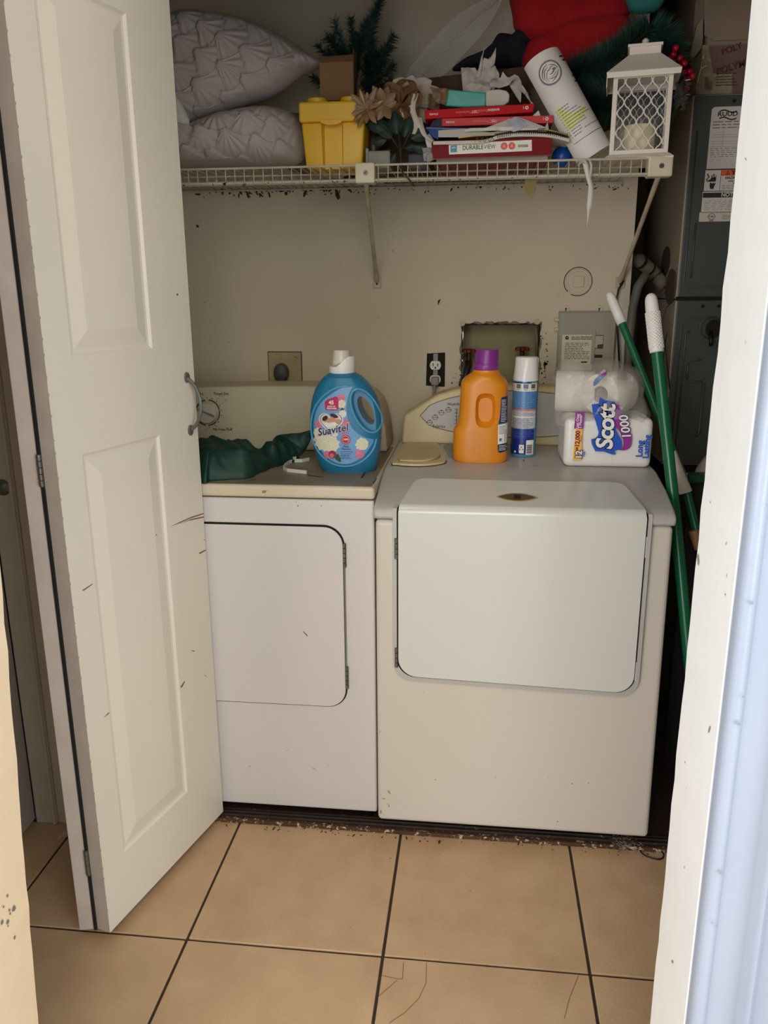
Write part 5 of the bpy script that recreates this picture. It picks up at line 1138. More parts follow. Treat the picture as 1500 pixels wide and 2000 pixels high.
v=[bm.verts.new(k) for k in ((xa,tY-.02,zA),(xb,tY-.02,zA),(xb-.012,tY+.018,zA),(xa+.012,tY+.018,zA),(xa,tY-.02,zB),(xb,tY-.02,zB),(xb-.012,tY+.018,zB),(xa+.012,tY+.018,zB))]
for f in ((0,1,2,3),(4,5,6,7),(0,1,5,4),(1,2,6,5),(2,3,7,6),(3,0,4,7)): bm.faces.new([v[i] for i in f])
boolean(tbody,bm); 
bm=new(); box(bm,l0[0],l1[0],tY-.006,tY+DPT+.006,t0[1],lt); lid_=obj('tub_lid',bm,YE,tb,bev=.006,seg=3)
mx=(r0[0]+r1[0])/2; dec('lid_tab',[(mx-.030,t0[1]+.003)]+[(mx+.030*math.cos(PI+PI*i/12),t0[1]+.003-.012*abs(math.sin(PI*i/12))) for i in range(13)]+[(mx+.030,t0[1]+.003)],FY(tY-.006),YE,lid_,0,thick=.004,bev=.001)
for px in (621,685):
    c=S(px,190,tY+.045); bm=new(); lathe(bm,[(.026,-.001),(.026,.012),(.024,.014),(0,.0145)],(c[0],tY+.038,lt),32); obj('lid_stud',bm,YE,lid_,smooth=True,ang=40)
    bm=new(); lathe(bm,[(.026,-.001),(.026,.012),(.024,.014),(0,.0145)],(c[0],tY+.108,lt),32); obj('lid_stud',bm,YE,lid_,smooth=True,ang=40)
# kraft box with artificial pine
kf=mat('kraft_card',(140,104,70),.8,(122,88,58),14,.6); ky=tY+.060
k0_=S(624,150,ky); k1_=S(690,150,ky); kt=S(0,146,ky)[1]; kb_=lt+.015
kb=thing('kraft_box','small brown kraft cardboard box standing on the yellow tub lid','box',((k0_[0]+k1_[0])/2,ky+.03,kb_))
B('carton',k0_[0],k1_[0],ky,ky+.05,kb_,kt,kf,kb,bev=.0015)
bm=new(); ft=S(624,109,ky+.02)[1]; v=[bm.verts.new(k) for k in ((k0_[0],ky,kt),(k1_[0],ky,kt),(k1_[0]+.002,ky+.018,ft),(k0_[0]+.001,ky+.018,ft-.003),(k0_[0],ky+.002,kt),(k1_[0],ky+.002,kt),(k1_[0]+.002,ky+.020,ft),(k0_[0]+.001,ky+.020,ft-.003))]
for f in ((0,1,2,3),(4,5,6,7),(0,1,5,4),(1,2,6,5),(2,3,7,6),(3,0,4,7)): bm.faces.new([v[i] for i in f])
obj('carton_flap',bm,kf,kb); B('carton_side',k1_[0],k1_[0]+.0015,ky+.002,ky+.055,kb_,kt+.03,mat('kraft_shaded',(96,68,46),.85),kb)  # right side in darker kraft, its shade put into the colour
GP=mat('pine_green',(34,62,54),.7,(22,46,42),30,.8); GPB=mat('pine_blue',(52,84,84),.7)
pn=thing('artificial_pine','small dark artificial pine tree standing behind the yellow tub','artificial plant',(-.06,.60,ST)); Rn=random.Random(5)
base=Vector((*S(690,250,.60)[:1],.60,ST+.001)); top_=P(722,60,.60)
bm=new(); tube(bm,[base,P(690,200,.60),P(700,120,.60),top_],.0035,8); lathe(bm,[(.03,0),(.03,.006),(.006,.012),(0,.013)],base,14); obj('trunk',bm,mat('trunk_brown',(52,40,30),.8),pn,smooth=True)
for (a,b,L) in [((695,190),(622,88),.9),((696,150),(652,38),1),((700,130),(684,36),1),((705,110),(700,68),1),((706,120),(748,-20),1.1),((708,60),(742,2),1.1),((708,130),(770,70),1),((705,160),(762,92),1),((700,180),(768,128),1),((704,190),(765,155),1),((690,190),(612,150),1),((700,140),(640,100),1),((712,180),(742,182),1),((700,90),(725,40),1),((690,160),(650,70),1),((705,150),(735,100),1),((700,170),(730,140),1),((690,130),(668,95),1),((700,150),(690,90),1),((712,150),(748,118),1),((708,100),(712,50),1),((690,175),(660,130),1),((700,195),(750,170),1),((690,120),(640,72),1),((712,130),(728,75),1),((685,150),(640,120),1)]:
    p0=P(*a,.60); p1=P(*b,.60+Rn.uniform(-.08,.06)); mid=p0.lerp(p1,.5)+Vector((0,0,-.01)); pa=[p0,mid,p1]
    bm=new(); tube(bm,pa,.0013,4); needles(bm,[p0.lerp(p1,.15),mid,p1],420,.027,.0024,1,Rn,.9); obj('branch',bm,GPB if len(pn.children)%4==2 else GP,pn)
# basket of ribbed brown card behind
bkt=thing('ribbed_basket','long brown ribbed cord-wrapped basket behind the books','basket',(.2,.6,ST))
a=S(742,163,.60); b=S(1035,128,.60); z0_=ST+.003; bm=new(); nb=150
for y in (.60,.72):
    rows=[]
    for i in range(nb*3+1):
        t=i/(nb*3); rr=.0012*((i%3)==1); x=a[0]+(b[0]-a[0])*t; z=a[1]+(b[1]-a[1])*t-.0; yy=(y-rr) if y<.65 else y+rr
        rows.append((bm.verts.new((x,yy,z0_)),bm.verts.new((x,yy-.003*(1 if y<.65 else -1),(z+z0_)/2)),bm.verts.new((x,yy,z-.004)),bm.verts.new((x,yy+.003*(1 if y<.65 else -1),z))))
    for p_,q_ in zip(rows,rows[1:]):
        for k in range(3): bm.faces.new((p_[k],q_[k],q_[k+1],p_[k+1]))
o=obj('ribbed_wall',bm,mat('basket_brown',(112,84,60),.9,(84,62,44),20,.8),bkt)
B('basket_end',a[0]-.002,a[0]+.002,.602,.72,z0_,a[1]-.002,mat('basket_brown',(112,84,60)),bkt); B('basket_end',b[0]-.002,b[0]+.002,.602,.72,z0_,b[1]-.002,mat('basket_brown',(112,84,60)),bkt)
B('basket_floor',a[0],b[0],.603,.719,z0_,z0_+.003,mat('basket_brown',(112,84,60)),bkt)
# sheer white leaf shape
sl2=thing('sheer_leaf','large sheer white mesh leaf decoration leaning on the wall above the basket','decoration',(.2,.70,1.9))
q=[S(x,y,.70) for x,y in ((792,150),(815,118),(850,78),(890,42),(930,18),(962,8),(979,6),(974,24),(960,50),(940,78),(915,105),(890,130),(870,150),(830,170))]
lo=[(v.x,v.y) for v in smooth_loop([Vector(p) for p in q],4)]
SH=see('sheer_mesh',(226,222,214),.32,.7,.2); cL=lambda u,v,o: Vector((u,.70-o-.05*math.sin((u-q[0][0])*6),v))
dec('sheer_cloth',lo,cL,SH,sl2,0,cut=.012)
SW=mat('sheer_wire',(200,192,176),.6); bm=new(); tube(bm,[cL(x,z,0) for x,z in lo],.0015,5,closed=True); tube(bm,[cL(*S(x,y,.70),.001) for x,y in ((820,158),(870,105),(925,55),(975,10))],.0013,5); obj('leaf_wire',bm,SW,sl2,smooth='all')
bm=new(); Rr=random.Random(9)
for i in range(46):
    t=i/46; m0=Vector(S(820+155*t,158-148*t,.70)); n_=Vector((.7,.7)) if i&1 else Vector((-.7,-.2)); w_=.055*math.sin(PI*min(1,t*.9+.1))*Rr.uniform(.7,1)
    e_=m0+n_*w_; tube(bm,[cL(m0.x,m0.y,.001),cL(e_.x,e_.y+.01,.001)],.0004,3)
o=obj('mesh_thread',bm,SW,sl2); o['kind']='stuff'
# dark navy bag
bm=new(); q=[S(x,y,.66) for x,y in ((884,138),(905,118),(935,112),(950,96),(960,86),(972,68),(985,66),(1004,68),(1020,56),(1038,60),(1050,80),(1045,128),(1000,133),(940,134))]
puff(bm,q,lambda u,v,o:Vector((u,.66-o,v)),.04,14,3,lambda x,y:.012*(ridged(x*12,y*12,5,2)-1)); o=obj('navy_bag',bm,mat('navy_cloth',(10,16,30),.85,(6,8,14),20,.7),None,smooth='all'); tag(o,'crumpled black-navy cloth bag behind the tissue paper','bag')
# red plush
RD=mat('plush_red',(176,14,20),.95,(140,10,16),12,.6,.0012,220)
rp=thing('red_plush','large red fuzzy plush cushion with two lobes at the top of the shelf','plush',(.42,.58,1.95))
bm=new(); q=[S(x,y,.56) for x,y in ((1003,-60),(1004,10),(1008,34),(1022,52),(1040,63),(1070,66),(1150,40),(1238,10),(1234,-60),(1100,-90))]
puff(bm,q,lambda u,v,o:Vector((u,.655-o,v)),.07,18,3.2,lambda x,y:.006*N3(x*30,y*30,2)); obj('upper_lobe',bm,RD,rp,smooth='all')
bm=new(); q=[S(x,y,.555) for x,y in ((1040,60),(1028,75),(1022,95),(1026,118),(1045,136),(1090,132),(1140,124),(1182,100),(1215,66),(1242,34),(1234,8),(1150,5),(1090,30))]
puff(bm,q,lambda u,v,o:Vector((u,.65-o,v)),.07,18,3.2,lambda x,y:.006*N3(x*30,y*30,7)); obj('lower_lobe',bm,RD,rp,smooth='all')
bm=new(); q=[S(x,y,.60) for x,y in ((1222,-30),(1226,12),(1238,24),(1262,26),(1290,14),(1300,-30))]; puff(bm,q,lambda u,v,o:Vector((u,.60-o,v)),.03,10,3); o=obj('teal_cloth',bm,mat('teal_cloth',(44,118,110),.85),None,smooth='all'); tag(o,'teal cloth peeking out at the top above the green garland','cloth')
# garland wreath
GG=mat('garland_green',(40,84,70),.75,(20,50,44),20,.8); GL=mat('garland_pale',(84,116,98),.7)
wr=thing('pine_garland','big dark green tinsel pine garland wreath hanging behind the white lantern','garland',(.55,.60,1.9)); Rn=random.Random(12)
path=[P(x,y,Y) for x,y,Y in ((1108,172,.56),(1135,140,.555),(1175,125,.55),(1220,100,.545),(1268,62,.54),(1302,90,.55),(1300,140,.56),(1290,190,.57),(1255,215,.58),(1205,205,.58),(1160,205,.58),(1125,192,.57))]
path=smooth_loop(path,4,closed=True)
bm=new(); tube(bm,path,.018,8,closed=True); obj('vine_ring',bm,mat('vine_brown',(44,34,24),.9,(30,40,30),30,.8),wr,smooth='all')
for k in range(6):
    bm=new(); n0=k*len(path)//6; seg_=[path[(n0+i)%len(path)] for i in range(len(path)//6+1)]
    needles(bm,seg_,4600,.056,.0024,1,Rn,.2); o=obj('pine_needles',bm,GG if k%3 else GG,wr); o['kind']='stuff'
    bm=new(); needles(bm,seg_,600,.058,.0018,1,Rn,.2); o=obj('pine_needles',bm,GL,wr); o['kind']='stuff'
bm=new(); 
for i in range(16):
    pa=[P(1150+Rn.uniform(-30,60),225+Rn.uniform(-25,40),.62+Rn.uniform(-.03,.05)) for _ in range(4)]; tube(bm,smooth_loop(pa,4,closed=False),.004,6)
obj('vine_twigs',bm,mat('vine_red',(92,50,28),.85,(60,34,20),30,.8),wr,smooth='all')
# red berries and silver sprig
bs=thing('berry_sprig','red berry sprig with silver glitter leaves right of the white lantern','decoration',(.66,.5,1.85)); RB=mat('berry_red',(176,16,40),.3); SV=mat('silver_glitter',(150,144,136),.35,(90,84,78),120,.9,metal=.5)
Rn=random.Random(14); bm=new(); spots=[(1318,104),(1308,112),(1338,122),(1345,138),(1330,128),(1347,150),(1322,92),(1350,146),(1340,156),(1334,140),(1328,112),(1315,120),(1343,170)]
for x,y in spots:
    p=P(x+Rn.uniform(-3,3),y+40-38,.48+Rn.uniform(-.02,.02)); b_=bmesh.ops.create_uvsphere(bm,u_segments=12,v_segments=8,radius=.008,matrix=Matrix.Translation(p))
obj('berries',bm,RB,bs,smooth='all')
for a,b in (((1300,128),(1330,150)),((1325,135),(1342,165)),((1330,150),(1336,200)),((1322,160),(1340,190)),((1328,170),(1326,205)),((1296,130),(1312,140)),((1340,160),(1336,215))):
    p0=P(*a,.46); p1=P(*b,.455); bm=new(); tube(bm,[p0,p1],.001,4); needles(bm,[p0,p0.lerp(p1,.5),p1],60,.013,.004,1,Rn,.6); obj('silver_twig',bm,SV,bs)
bm=new(); needles(bm,[P(1308,120,.5),P(1345,130,.5),P(1335,185,.5)],260,.03,.003,1,Rn,.6); obj('dark_leaves',bm,mat('berry_leaf',(54,20,24),.7),bs)
# gold poinsettia, bow, greens
GO=mat('gold_foil',(158,122,84),.32,(116,84,56),30,.7,.002,60,metal=.35); GP2=mat('gold_petal',(150,120,90),.45,(112,86,62),25,.6); TI=mat('tissue_paper',(206,198,184),.8,(192,182,166),12,.5,.001,50)
def petal(c,ang,L,w,lift,m,par,nm='petal',Y=.42,curl=.3,sd=0):
    bm=new(); c=Vector(c)
    def f(i,j):
        t=i; s=(j-.5)*2; ww=w*math.sin(PI*min(1,t*.97+.02))**.75; r=L*t
        x=r*math.cos(ang)-s*ww*math.sin(ang); z=r*math.sin(ang)+s*ww*math.cos(ang); y=-lift*t*L+curl*L*t*t*.8+abs(s)*ww*.5+.002*N3(x*80+sd,z*80)
        return c+Vector((x,y,z))
    sheet(bm,f,8,4); return obj(nm,bm,m,par,smooth='all')
gp_=thing('gold_poinsettia','gold foil poinsettia flower with pointed petals hanging beside the yellow tub','artificial flower',(.0,.40,1.78))
c=P(716,212,.375)
for k,(an,L) in enumerate(((200,.040),(225,.046),(168,.030),(270,.036),(305,.045),(20,.045),(60,.05),(110,.045),(140,.05),(245,.05),(185,.028),(325,.03),(85,.036))): petal(c,math.radians(an),L,.0075,.5,GO if k%2 else GP2,gp_,sd=k)
c=P(748,205,.385)
for k,(an,L) in enumerate(((75,.045),(120,.05),(35,.04),(170,.042),(215,.045),(250,.038),(300,.04),(98,.035),(145,.03),(10,.035))): petal(c,math.radians(an),L,.011,.1+.25*(k%4),GP2,gp_,sd=k+20)
bm=new()
for i in range(5): bmesh.ops.create_uvsphere(bm,u_segments=8,v_segments=6,radius=.004,matrix=Matrix.Translation(P(728+i*3,200+(i%2)*5,.372)))
obj('flower_centre',bm,mat('stamen_dark',(46,24,30),.6),gp_,smooth='all')
bw=thing('ribbon_bow','shiny bronze ribbon bow loops between the flower and the books','bow',(.1,.42,1.8))
def loop(c,ang,L,w,m,par,sd):
    bm=new(); c=Vector(c)
    def f(i,j):
        t=i*2*PI; r=L*.5*(1-math.cos(t)); q=L*.34*math.sin(t); s=(j-.5)*w
        x=r*math.cos(ang)-q*math.sin(ang); z=r*math.sin(ang)+q*math.cos(ang); return c+Vector((x-s*.7*math.sin(ang),s*.55+.004*N3(x*60+sd,z*60,sd),z+s*.7*math.cos(ang)))
    sheet(bm,f,20,3); return obj('ribbon_loop',bm,m,par,smooth='all')
c=P(782,206,.40)
for k,(an,L) in enumerate(((140,.06),(70,.062),(35,.058),(165,.05),(275,.055),(320,.05))): loop(c,math.radians(an),L,.032,GO,bw,k)
for k,(an,L) in enumerate(((285,.06),(300,.085),(262,.055))): petal(c,math.radians(an),L,.010,.1,GO,bw,'ribbon_tail',sd=k+50)
c=P(800,176,.46)
for k,(an,L) in enumerate(((80,.035),(20,.06),(330,.07),(300,.09),(150,.05))): petal(c,math.radians(an),L,.02,.2,TI,bw,'paper_petal',sd=k+70)
gr=thing('greenery_stem','dark green artificial leaves on a stem hanging down through the shelf wires','artificial plant',(.05,.38,1.7)); LG=mat('leaf_dark',(26,48,34),.55,(16,34,26),20,.7); LG2=mat('leaf_green',(52,84,40),.5,(36,62,30),20,.7)
c=P(782,296,.37); bm=new(); tube(bm,[P(778,250,.38),c,P(784,322,.352),P(786,336,.338),P(797,348,.334),P(810,364,.334)],[.0022,.0028,.0026,.0022,.0020,.0026],8); tube(bm,[c,P(765,268,.37),P(750,250,.37)],.0014,6); tube(bm,[c,P(800,262,.37),P(806,250,.37)],.0014,6); obj('stem',bm,mat('stem_dark',(34,48,36),.6),gr,smooth='all')
for k,(x,y,an,L,w,m_) in enumerate(((776,262,100,.055,.020,LG),(790,268,75,.05,.018,LG),(765,270,130,.06,.018,LG),(752,256,150,.05,.015,LG),(798,262,50,.045,.022,LG2),(802,270,20,.05,.016,LG),(755,272,190,.04,.012,LG),(762,292,215,.05,.012,LG),(772,300,240,.03,.01,LG),(780,250,95,.06,.02,LG),(742,248,165,.04,.012,LG),(806,285,350,.05,.015,LG),(790,290,20,.045,.014,LG))): petal(P(x,y,.375+.004*k),math.radians(an),L,w,.1,m_,gr,'leaf',sd=k+90)
# small grey containers
q0=S(714,293,.40); q1=S(762,322,.40); gb=thing('grey_container','small pale grey plastic container on the shelf behind the green stem','container',((q0[0]+q1[0])/2,.45,ST))
B('container_body',q0[0]+.003,q1[0],.40,.47,ST,q0[1]-.002,mat('container_grey',(142,138,126),.6),gb,bev=.004); B('container_post',q0[0],q0[0]+.008,.397,.405,ST,q0[1]+.004,mat('container_grey',(142,138,126)),gb,bev=.002)
q0=S(796,300,.43); q1=S(836,322,.43); B_=B('slate_box',q0[0],q1[0],.43,.50,ST,q0[1],mat('slate_blue',(60,62,72),.6),None,bev=.004); tag(B_,'low slate-grey box on the shelf left of the red binder','box')
# dark bottle neck behind greens
bm=new(); q=S(716,250,.52); lathe(bm,[(.035,ST-q[1]),(.038,0),(.03,.04),(.0,.05)],(q[0]+.02,.52,q[1]),20); o=obj('bronze_vase',bm,mat('bronze_dark',(70,42,34),.35,(40,24,22),20,.8),None,smooth=True); tag(o,'dark bronze vase behind the gold flower and green leaves','vase')

# ---------------- stack of binder, notebooks and books
bY_=.372
def book_prism(name,label,cat,tl,tr,br_,bl,Yf,depth,m,group=None,bev=.002):
    t0,t1,b1_,b0_=[S(*k,Yf) for k in (tl,tr,br_,bl)]
    t=thing(name,label,cat,((t0[0]+t1[0])/2,Yf+depth/2,b0_[1]),group=group)
    return t,[t0,t1,b1_,b0_]
def slab(bm,pts,y0,y1):
    a=[bm.verts.new((x,y0,z)) for x,z in pts]; b=[bm.verts.new((x,y1,z)) for x,z in pts]; n=len(pts)
    for k in range(n): bm.faces.new((a[k],a[(k+1)%n],b[(k+1)%n],b[k]))
    bm.faces.new(a); bm.faces.new(b[::-1])
BU=mat('binder_red',(124,12,24),.5,(108,10,20),10,.5,spec=.15)
bi,q=book_prism('ring_binder','dark red ring binder with white spine label at the bottom of the stack','binder',(843,275),(1078,268),(1076,305),(846,309),bY_,.24,BU)
zb=ST+.0015; spine=[(q[3][0],zb+.012),(q[2][0],zb+.014),(q[1][0],q[1][1]),(q[0][0]+.004,q[0][1]),(q[0][0]-.001,q[0][1]-.006)]
bm=new(); slab(bm,spine,bY_,bY_+.003); obj('spine',bm,BU,bi,bev=.001)
bm=new(); slab(bm,[(q[3][0]+.001,zb),(q[2][0]-.001,zb),(q[2][0]-.001,zb+.004),(q[3][0]+.001,zb+.004)],bY_+.004,bY_+.25); obj('cover',bm,BU,bi,bev=.001)
bm=new(); slab(bm,[(q[0][0]+.003,q[0][1]-.004),(q[1][0],q[1][1]-.004),(q[1][0],q[1][1]),(q[0][0]+.003,q[0][1])],bY_+.003,bY_+.25); obj('cover',bm,BU,bi,bev=.001)
bm=new(); slab(bm,[(q[3][0]+.008,zb+.005),(q[2][0]-.006,zb+.005),(q[1][0]-.008,q[1][1]-.007),(q[0][0]+.008,q[0][1]-.006)],bY_+.02,bY_+.235); obj('page_block',bm,mat('pages',(204,198,184),.8),bi)
bm=new(); slab(bm,[(q[3][0],zb+.0115),(q[2][0],zb+.0135),(q[2][0],zb+.0155),(q[3][0],zb+.0135)],bY_-.0012,bY_+.001); obj('spine_crease',bm,mat('binder_dark',(110,18,30),.4),bi)
Zb=lambda X,Y: S(820+X/5.172,200+Y/5.172,bY_); bf=FY(bY_)
ls=[Zb(292,420),Zb(1130,378),Zb(1132,490),Zb(296,527)]
slb=dec('spine_label',ls,bf,mat('label_paper',(226,222,208),.45),bi,.0006)
an=math.atan2(ls[1][1]-ls[0][1],ls[1][0]-ls[0][0])
txt('DURABLE',.0140,bf,mat('label_green',(40,86,50),.5),slb,Zb(536,458),rot=an,bold=.02,sx=.86); txt('VIEW',.0140,bf,INK,slb,Zb(706,450),rot=an,bold=.0,sx=.86)
def zr_(X0,Y0,X1,Y1): return [Zb(X0,Y0),Zb(X1,Y0-3),Zb(X1,Y1-3),Zb(X0,Y1)]
dec('label_logo',zr_(310,436,374,506),bf,mat('logo_teal',(70,142,160),.5),slb,.001); txt('LETS',.0042,bf,white,slb,Zb(342,458),off=.0016,bold=.03); txt('BIND',.0042,bf,white,slb,Zb(342,484),off=.0016,bold=.03) if False else lines('logo_print',*[Zb(320,0)[0],Zb(364,0)[0]],Zb(0,496)[1],Zb(0,448)[1],2,bf,white,slb,.0,.0016,words=1)
for X in (851,929): c=Zb(X,442 if X<900 else 440); dec('label_dot',ell(c[0],c[1],.0085,.0085,20),bf,mat('dot_coral',(222,84,64),.5),slb,.001); dec('label_dot_mark',[(c[0]-.0035,c[1]-.003),(c[0]+.0035,c[1]-.003),(c[0]+.001,c[1]+.004),(c[0]-.001,c[1]+.004)],bf,mat('dot_pale',(236,150,130),.5),slb,.0014)
a=Zb(990,455); b=Zb(1098,425); dec('barcode',[[(a[0]+(b[0]-a[0])*i/13,a[1]),(a[0]+(b[0]-a[0])*(i+.35+.3*(i%2))/13,a[1]),(a[0]+(b[0]-a[0])*(i+.35+.3*(i%2))/13,b[1]),(a[0]+(b[0]-a[0])*i/13,b[1])] for i in range(13)],bf,INK,slb,.001)
# notebook with spiral, curving over the binder
nbk=thing('spiral_notebook','yellow-covered spiral notebook sagging over the red binder edge','notebook',(.22,.46,1.75)); ny=.362
top_pts=[(860,277),(900,276),(940,274),(970,264),(1010,259),(1050,259),(1080,262),(1112,270)]
def ribbon(name,pts,th,y0,y1,m,par,dy=0):
    q=[Vector(S(x,y,y0)) for x,y in pts]; q=smooth_loop(q,4,closed=False); bm=new(); rows=[]
    for v in q: rows.append([bm.verts.new(k) for k in ((v.x,y0,v.y),(v.x,y1,v.y+dy),(v.x,y1,v.y-th+dy),(v.x,y0,v.y-th))])
    for a,b in zip(rows,rows[1:]):
        for k in range(4): bm.faces.new((a[k],a[(k+1)%4],b[(k+1)%4],b[k]))
    bm.faces.new(rows[0]); bm.faces.new(rows[-1][::-1]); return obj(name,bm,m,par)
ribbon('pages',[(846,276),(900,275),(945,273),(975,264),(1010,260),(1050,260),(1082,263),(1112,271)],.0075,ny,ny+.20,mat('pages',(204,198,184)),nbk,.006)
ribbon('yellow_cover',[(895,268),(940,262),(985,255),(1030,253),(1070,253),(1112,264)],.0022,ny+.002,ny+.20,mat('cover_yellow',(196,184,92),.6,(176,164,80),14,.5),nbk,.006)
for i in range(34):
    x=972+i*4.1; yb=(268-(x-972)*.2 if x<1000 else 260.5+max(0,x-1060)*.17)
    c=P(x,yb-3,ny-.001); bm=new(); tube(bm,[c+Vector((.0,.0,.0045*0))+Vector((0,.004*math.cos(t),.0052*math.sin(t))) for t in [2*PI*k/10 for k in range(10)]],.0007,4,closed=True); obj('spiral_coil',bm,DARK,nbk)
dec('cover_dark_edge',[S(x,y,ny) for x,y in ((965,262),(1010,256),(1060,257),(1108,265),(1108,266.5),(1060,259),(1010,258),(968,264))],FY(ny),DARK,nbk,.0008)
# loose wire scribble
bm=new(); Rn=random.Random(3); c=P(945,274,ny-.006); tube(bm,smooth_loop([c+Vector((-.022+.006*i,Rn.uniform(-.003,.003),(.006 if i%2 else -.004))) for i in range(9)],4,closed=False),.0006,4); o=obj('bent_coil_wire',bm,STEEL,nbk,smooth='all')
# loose papers wedge
lp=thing('loose_papers','fan of loose white printed papers and plastic sleeve between the books','paper',(.25,.40,1.75))
PW=mat('paper_white',(218,214,206),.7,(206,200,190),10,.4); PV=mat('plastic_sleeve',(198,196,202),.25,(176,176,186),40,.7,.002,60)
def poly_sheet(name,pts,Y0,m,par,tilt=.4,th=.0008,dy=.10,amp=.0):
    q=[S(x,y,Y0) for x,y in pts]; bm=new(); flat(bm,[q],.005)
    zb_=min(z for _,z in q)
    for v in bm.verts: v.co=Vector((v.co.x,Y0+(v.co.y-zb_)*tilt+amp*(ridged(v.co.x*30,v.co.y*30,2,2)-1),v.co.y))
    r=bmesh.ops.extrude_face_region(bm,geom=bm.faces[:])
    for v in r['geom']:
        if isinstance(v,bmesh.types.BMVert): v.co.y+=th
    return obj(name,bm,m,par,smooth=True,ang=50)
poly_sheet('paper_fan',[(948,249),(985,233),(1010,223),(1022,229),(1065,250),(1040,252),(990,254)],.360,PW,lp,.8)
poly_sheet('paper_fan',[(1008,224),(1012,223),(1068,249),(1060,251)],.357,mat('paper_blue',(196,200,214),.6),lp,.8)
poly_sheet('plastic_sleeve',[(990,236),(1006,224),(1020,232),(1032,244),(1016,254),(1003,258),(992,250)],.3555,PV,lp,.5,amp=.004)
poly_sheet('folded_sheet',[(907,253),(920,250),(945,250),(960,247),(1050,250),(1050,254),(930,256),(910,257)],.358,PW,lp,.3,amp=.003)
poly_sheet('card_divider',[(856,254),(905,251),(955,258),(1060,255),(1070,238),(1072,252),(1066,258),(900,268),(856,268)],.366,mat('paper_grey',(186,182,170),.7),lp,.2)
poly_sheet('paper_corner',[(1036,230),(1052,215),(1056,226),(1050,232)],.40,PW,lp,.2); poly_sheet('paper_corner',[(828,262),(836,256),(850,276),(846,290),(838,300),(832,280)],.39,PW,lp,.3,amp=.004)
# blue folder
bl=thing('blue_folder','blue folder under the red books with its end sticking out left','folder',(.12,.42,1.77))
ribbon('folder_cover',[(832,248),(860,249),(908,250),(960,248)],.0045,.372,.56,mat('folder_blue',(22,62,140),.4,(18,48,112),20,.5),bl,.004)
poly_sheet('folder_flap',[(833,250),(856,252),(856,272),(846,268)],.366,mat('folder_blue',(22,62,140)),bl,.2); poly_sheet('folder_edge',[(845,236),(862,228),(862,248),(840,247)],.374,mat('folder_navy',(24,34,60),.5),bl,.2)
# two red books
BR2=mat('book_red',(188,12,20),.5,(172,10,18),12,.4,spec=.15); BR3=mat('book_red_worn',(196,52,54),.42,(206,74,70),9,.7,spec=.2)
def red_book(lbl,pts,Yf,m,flip,worn):
    t,q=book_prism('textbook',lbl,'book',*pts,Yf,.21,m,group='red textbooks in the stack')
    bm=new(); slab(bm,[q[3],q[2],q[1],q[0]],Yf,Yf+.004); obj('spine',bm,m,t,bev=.0012)
    up=lambda k:Vector(q[k]); a,b,c,d=[Vector(k) for k in q]
    bm=new(); slab(bm,[d,c,c+(b-c)*.12,d+(a-d)*.12],Yf+.004,Yf+.21); obj('cover',bm,m,t); bm=new(); slab(bm,[d+(a-d)*.88,c+(b-c)*.88,b,a],Yf+.004,Yf+.21); obj('cover',bm,m,t)
    bm=new(); slab(bm,[d+(a-d)*.13+Vector((.003,0)),c+(b-c)*.13+Vector((-.003,0)),c+(b-c)*.87+Vector((-.003,0)),d+(a-d)*.87+Vector((.003,0))],Yf+.005,Yf+.205); obj('page_block',bm,mat('pages',(204,198,184)),t)
    an=math.atan2(b.y-a.y,b.x-a.x); F=FY(Yf); L=lambda s,r:(lambda v:(v.x,v.y))(d.lerp(c,s)+(a-d)*r)
    w2=mat('spine_white',(226,206,200),.5)
    txt('STAARS',.0062,F,w2,t,L(.085,.5),rot=an+PI,bold=.03); txt('Mathematics',.0085,F,mat('spine_pink',(214,120,112),.5),t,L(.36,.48),rot=an+PI,sx=.9); txt('TEST',.0085,F,w2,t,L(.47,.48),rot=an+PI,bold=.02); txt('Florida',.0095,F,mat('spine_pink',(214,120,112)),t,L(.545,.5),rot=an+PI); txt('envision',.010,F,w2,t,L(.64,.5),rot=an+PI,bold=.02,sx=.9)
    c_=L(.945,.52); dec('publisher_mark',ell(c_[0],c_[1],.0042,.0042,16),F,w2,t,.0006); dec('publisher_mark',ell(c_[0],c_[1],.0018,.0018,10),F,m,t,.001); c_=L(.915,.52); dec('grade_mark',[(c_[0]-.0006,c_[1]-.003),(c_[0]+.0006,c_[1]-.003),(c_[0]+.0006,c_[1]+.003),(c_[0]-.0006,c_[1]+.003)],F,w2,t,.0006)
    return t
red_book('lower red textbook, its spine faded, under the other red book',((861,231),(1081,225),(1080,240),(861,247)),.385,BR3,1,1)
red_book('upper bright red textbook on top of the stack',((829,215),(1044,202),(1041,219),(830,233)),.38,BR2,1,0)
# teal wrapped tissue
tw=thing('teal_packet','teal shiny packet with white end lying on the upper red book','packet',(.12,.45,1.83))
q=[S(x,y,.40) for x,y in ((876,173),(905,176),(950,180),(949,207),(910,209),(870,206))]; bm=new(); slab(bm,q,.405,.45); obj('teal_wrap',bm,mat('teal_foil',(52,168,152),.3,(38,140,128),20,.6,.001,40),tw,bev=.003)
q=[S(x,y,.40) for x,y in ((949,175),(975,173),(990,176),(996,184),(994,198),(984,205),(949,207))]; bm=new(); slab(bm,q,.403,.452); obj('white_end',bm,TI,tw,bev=.004)
